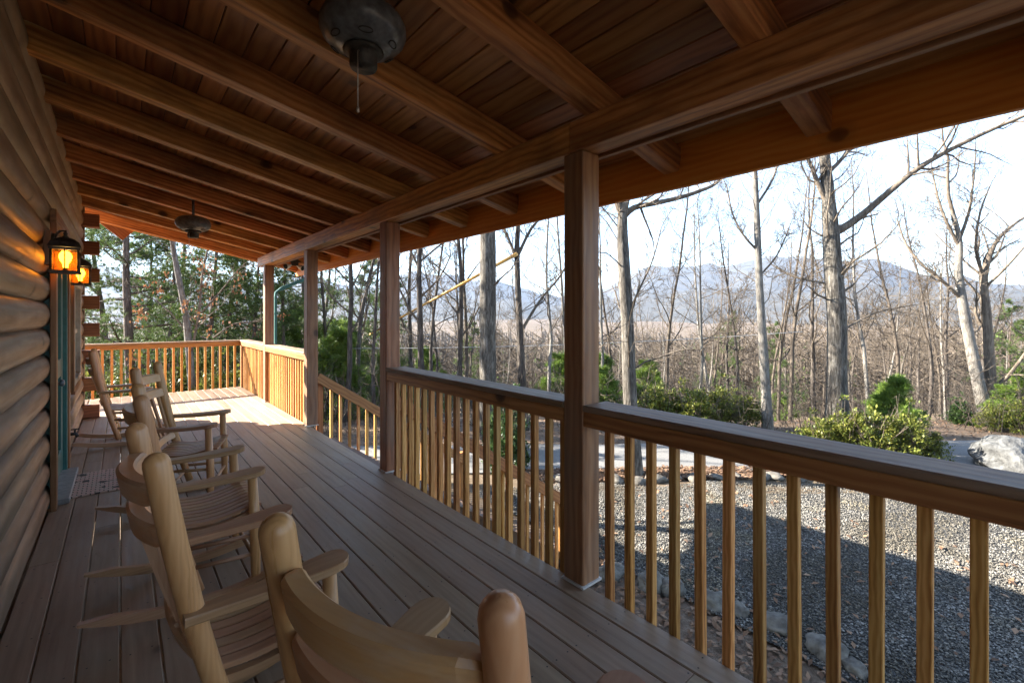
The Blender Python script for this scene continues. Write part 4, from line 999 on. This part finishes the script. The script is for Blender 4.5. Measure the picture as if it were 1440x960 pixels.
# undergrowth and the far wood (nobody could count these)
rng = random.Random(55); m = MB()
for _ in range(1900):
    px = rng.uniform(330, 1560); d = 12.5+40*rng.random()**1.3; b_ = gp(px, d)
    if .62*b_.x+.78*b_.y < 12.2: continue
    h = rng.uniform(.5, 2.4); p = b_; q = p+Vector((rng.gauss(0,.35)*h, rng.gauss(0,.35)*h, h)); mid = (p+q)/2+Vector((rng.gauss(0,.1), rng.gauss(0,.1), 0)); r_ = rng.uniform(.006, .016)
    m.tube([p, mid, q], [r_, r_*.7, r_*.25], 3, cap=False)
    for k in range(8):
        u = rng.uniform(.2, .95); s = p.lerp(q, u); e = rdir(rng, (q-p), rng.uniform(.5, 1.4)); L = h*rng.uniform(.2, .5)
        m.tube([s, s+e*L*.5, s+e*L+Vector((0,0,.1*L))], [r_*.6, r_*.4, r_*.2], 3, cap=False)
tag(m.build('undergrowth', M_FARB), 'thin leafless saplings and brush under the trees', 'undergrowth', kind='stuff')
def far_wood(name, n, d0, d1, a0, a1, seed, mat, label, ever=False, hs=(8, 14)):
    rng = random.Random(seed); V = []; F = []
    def tri(a, b_, c): k = len(V); V.extend((a, b_, c)); F.append((k, k+1, k+2))
    for _ in range(n):
        d = d0*(d1/d0)**rng.random(); a = math.radians(rng.uniform(a0, a1)); x, y = d*math.sin(a), d*math.cos(a)
        if .62*x+.78*y < 40: continue
        z = gz(x, y); h = rng.uniform(*hs); sx, sy = math.cos(a), -math.sin(a); w = .05+.0011*d
        if ever:
            for k in range(34):
                u = rng.random(); rr = h*.22*(1.05-u)*rng.uniform(.5, 1.1); b2 = rng.uniform(0, 2*PI); c = Vector((x, y, z+h*(.12+.88*u))); e = Vector((math.cos(b2)*rr, math.sin(b2)*rr, -.12*rr)); t2 = Vector((-math.sin(b2), math.cos(b2), 0))*rr*.45
                tri(tuple(c+Vector((0,0,h*.06))), tuple(c+e-t2), tuple(c+e+t2))
            continue
        tri((x-sx*w, y-sy*w, z), (x+sx*w, y+sy*w, z), (x, y, z+h))
        for k in range(16):
            u = rng.uniform(.25, .9); p = Vector((x, y, z+h*u)); e = Vector((rng.gauss(0,1), rng.gauss(0,1), abs(rng.gauss(.6,.5)))).normalized()*h*rng.uniform(.16, .36)*(1.2-u*.6); q = p+e; w2 = w*.38
            tri((p.x-sx*w2, p.y-sy*w2, p.z-w2), (p.x+sx*w2, p.y+sy*w2, p.z+w2), tuple(q))
            for j in range(3):
                s = p.lerp(q, rng.uniform(.3, .9)); e2 = rdir(rng, e, rng.uniform(.4, .9))*h*rng.uniform(.06, .13); w3 = w2*.6
                tri((s.x-sx*w3, s.y-sy*w3, s.z), (s.x+sx*w3, s.y+sy*w3, s.z+w3), tuple(s+e2))
    me = bpy.data.meshes.new(name); me.from_pydata(V, [], F); me.materials.append(mat); tag(link(name, me), label, 'wood', kind='stuff')
far_wood('far_bare_wood', 6500, 55, 700, -14, 104, 5, M_FARB, 'far brown leafless wood covering the slopes below the mountains')
far_wood('far_evergreens', 420, 55, 700, -14, 104, 6, M_NEEDLE, 'scattered dark evergreens in the far wood', True, (6, 12))

# wires and pole among the trees
def wire(pts, r, name, label, mat=M_WIRE, cat='wire'):
    P = [Vector(p) for p in pts]; Q = []
    for i in range(25):
        u = i/24; a = P[0].lerp(P[1], u); a.z -= .35*4*u*(1-u); Q.append(a)
    m = MB(); m.tube(Q, r, 6); o = m.build(name, mat); tag(o, label, cat); return o
wire([ray(180, 484, 17), ray(1130, 466, 17)], .010, 'overhead_wire', 'thin pale wire running level through the trees behind the stairs')
wire([ray(840, 398, 20), ray(1560, 278, 16)], .009, 'overhead_wire', 'thin wire slanting up past the stout bare oak')
a, b_ = ray(727, 357, 13.25), ray(520, 470, 16.5)
m = MB(); m.tube([a, a.lerp(b_, .5), b_], [.058, .042, .030], 8); o = m.build('slanting_pole', M_ROPE); tag(o, 'long orange-tan pole slanting down from a dark tree trunk', 'pole')

# ------------------------------------------------------------------ air
m = MB(); m.box(-7600, 7600, -7600, 7600, -130, 700)
me = m.mesh('haze', None)
hm = bpy.data.materials.new('haze_air'); hm.use_nodes = True; nt = hm.node_tree; nt.nodes.clear()
ho = nt.nodes.new('ShaderNodeOutputMaterial'); pv = nt.nodes.new('ShaderNodeVolumePrincipled')
pv.inputs['Color'].default_value = (.50, .68, 1.0, 1); pv.inputs['Density'].default_value = .00008; pv.inputs['Anisotropy'].default_value = .2
nt.links.new(pv.outputs[0], ho.inputs['Volume']); me.materials.append(hm)
tag(link('haze', me), 'pale blue haze in the valley air', 'haze', kind='stuff')
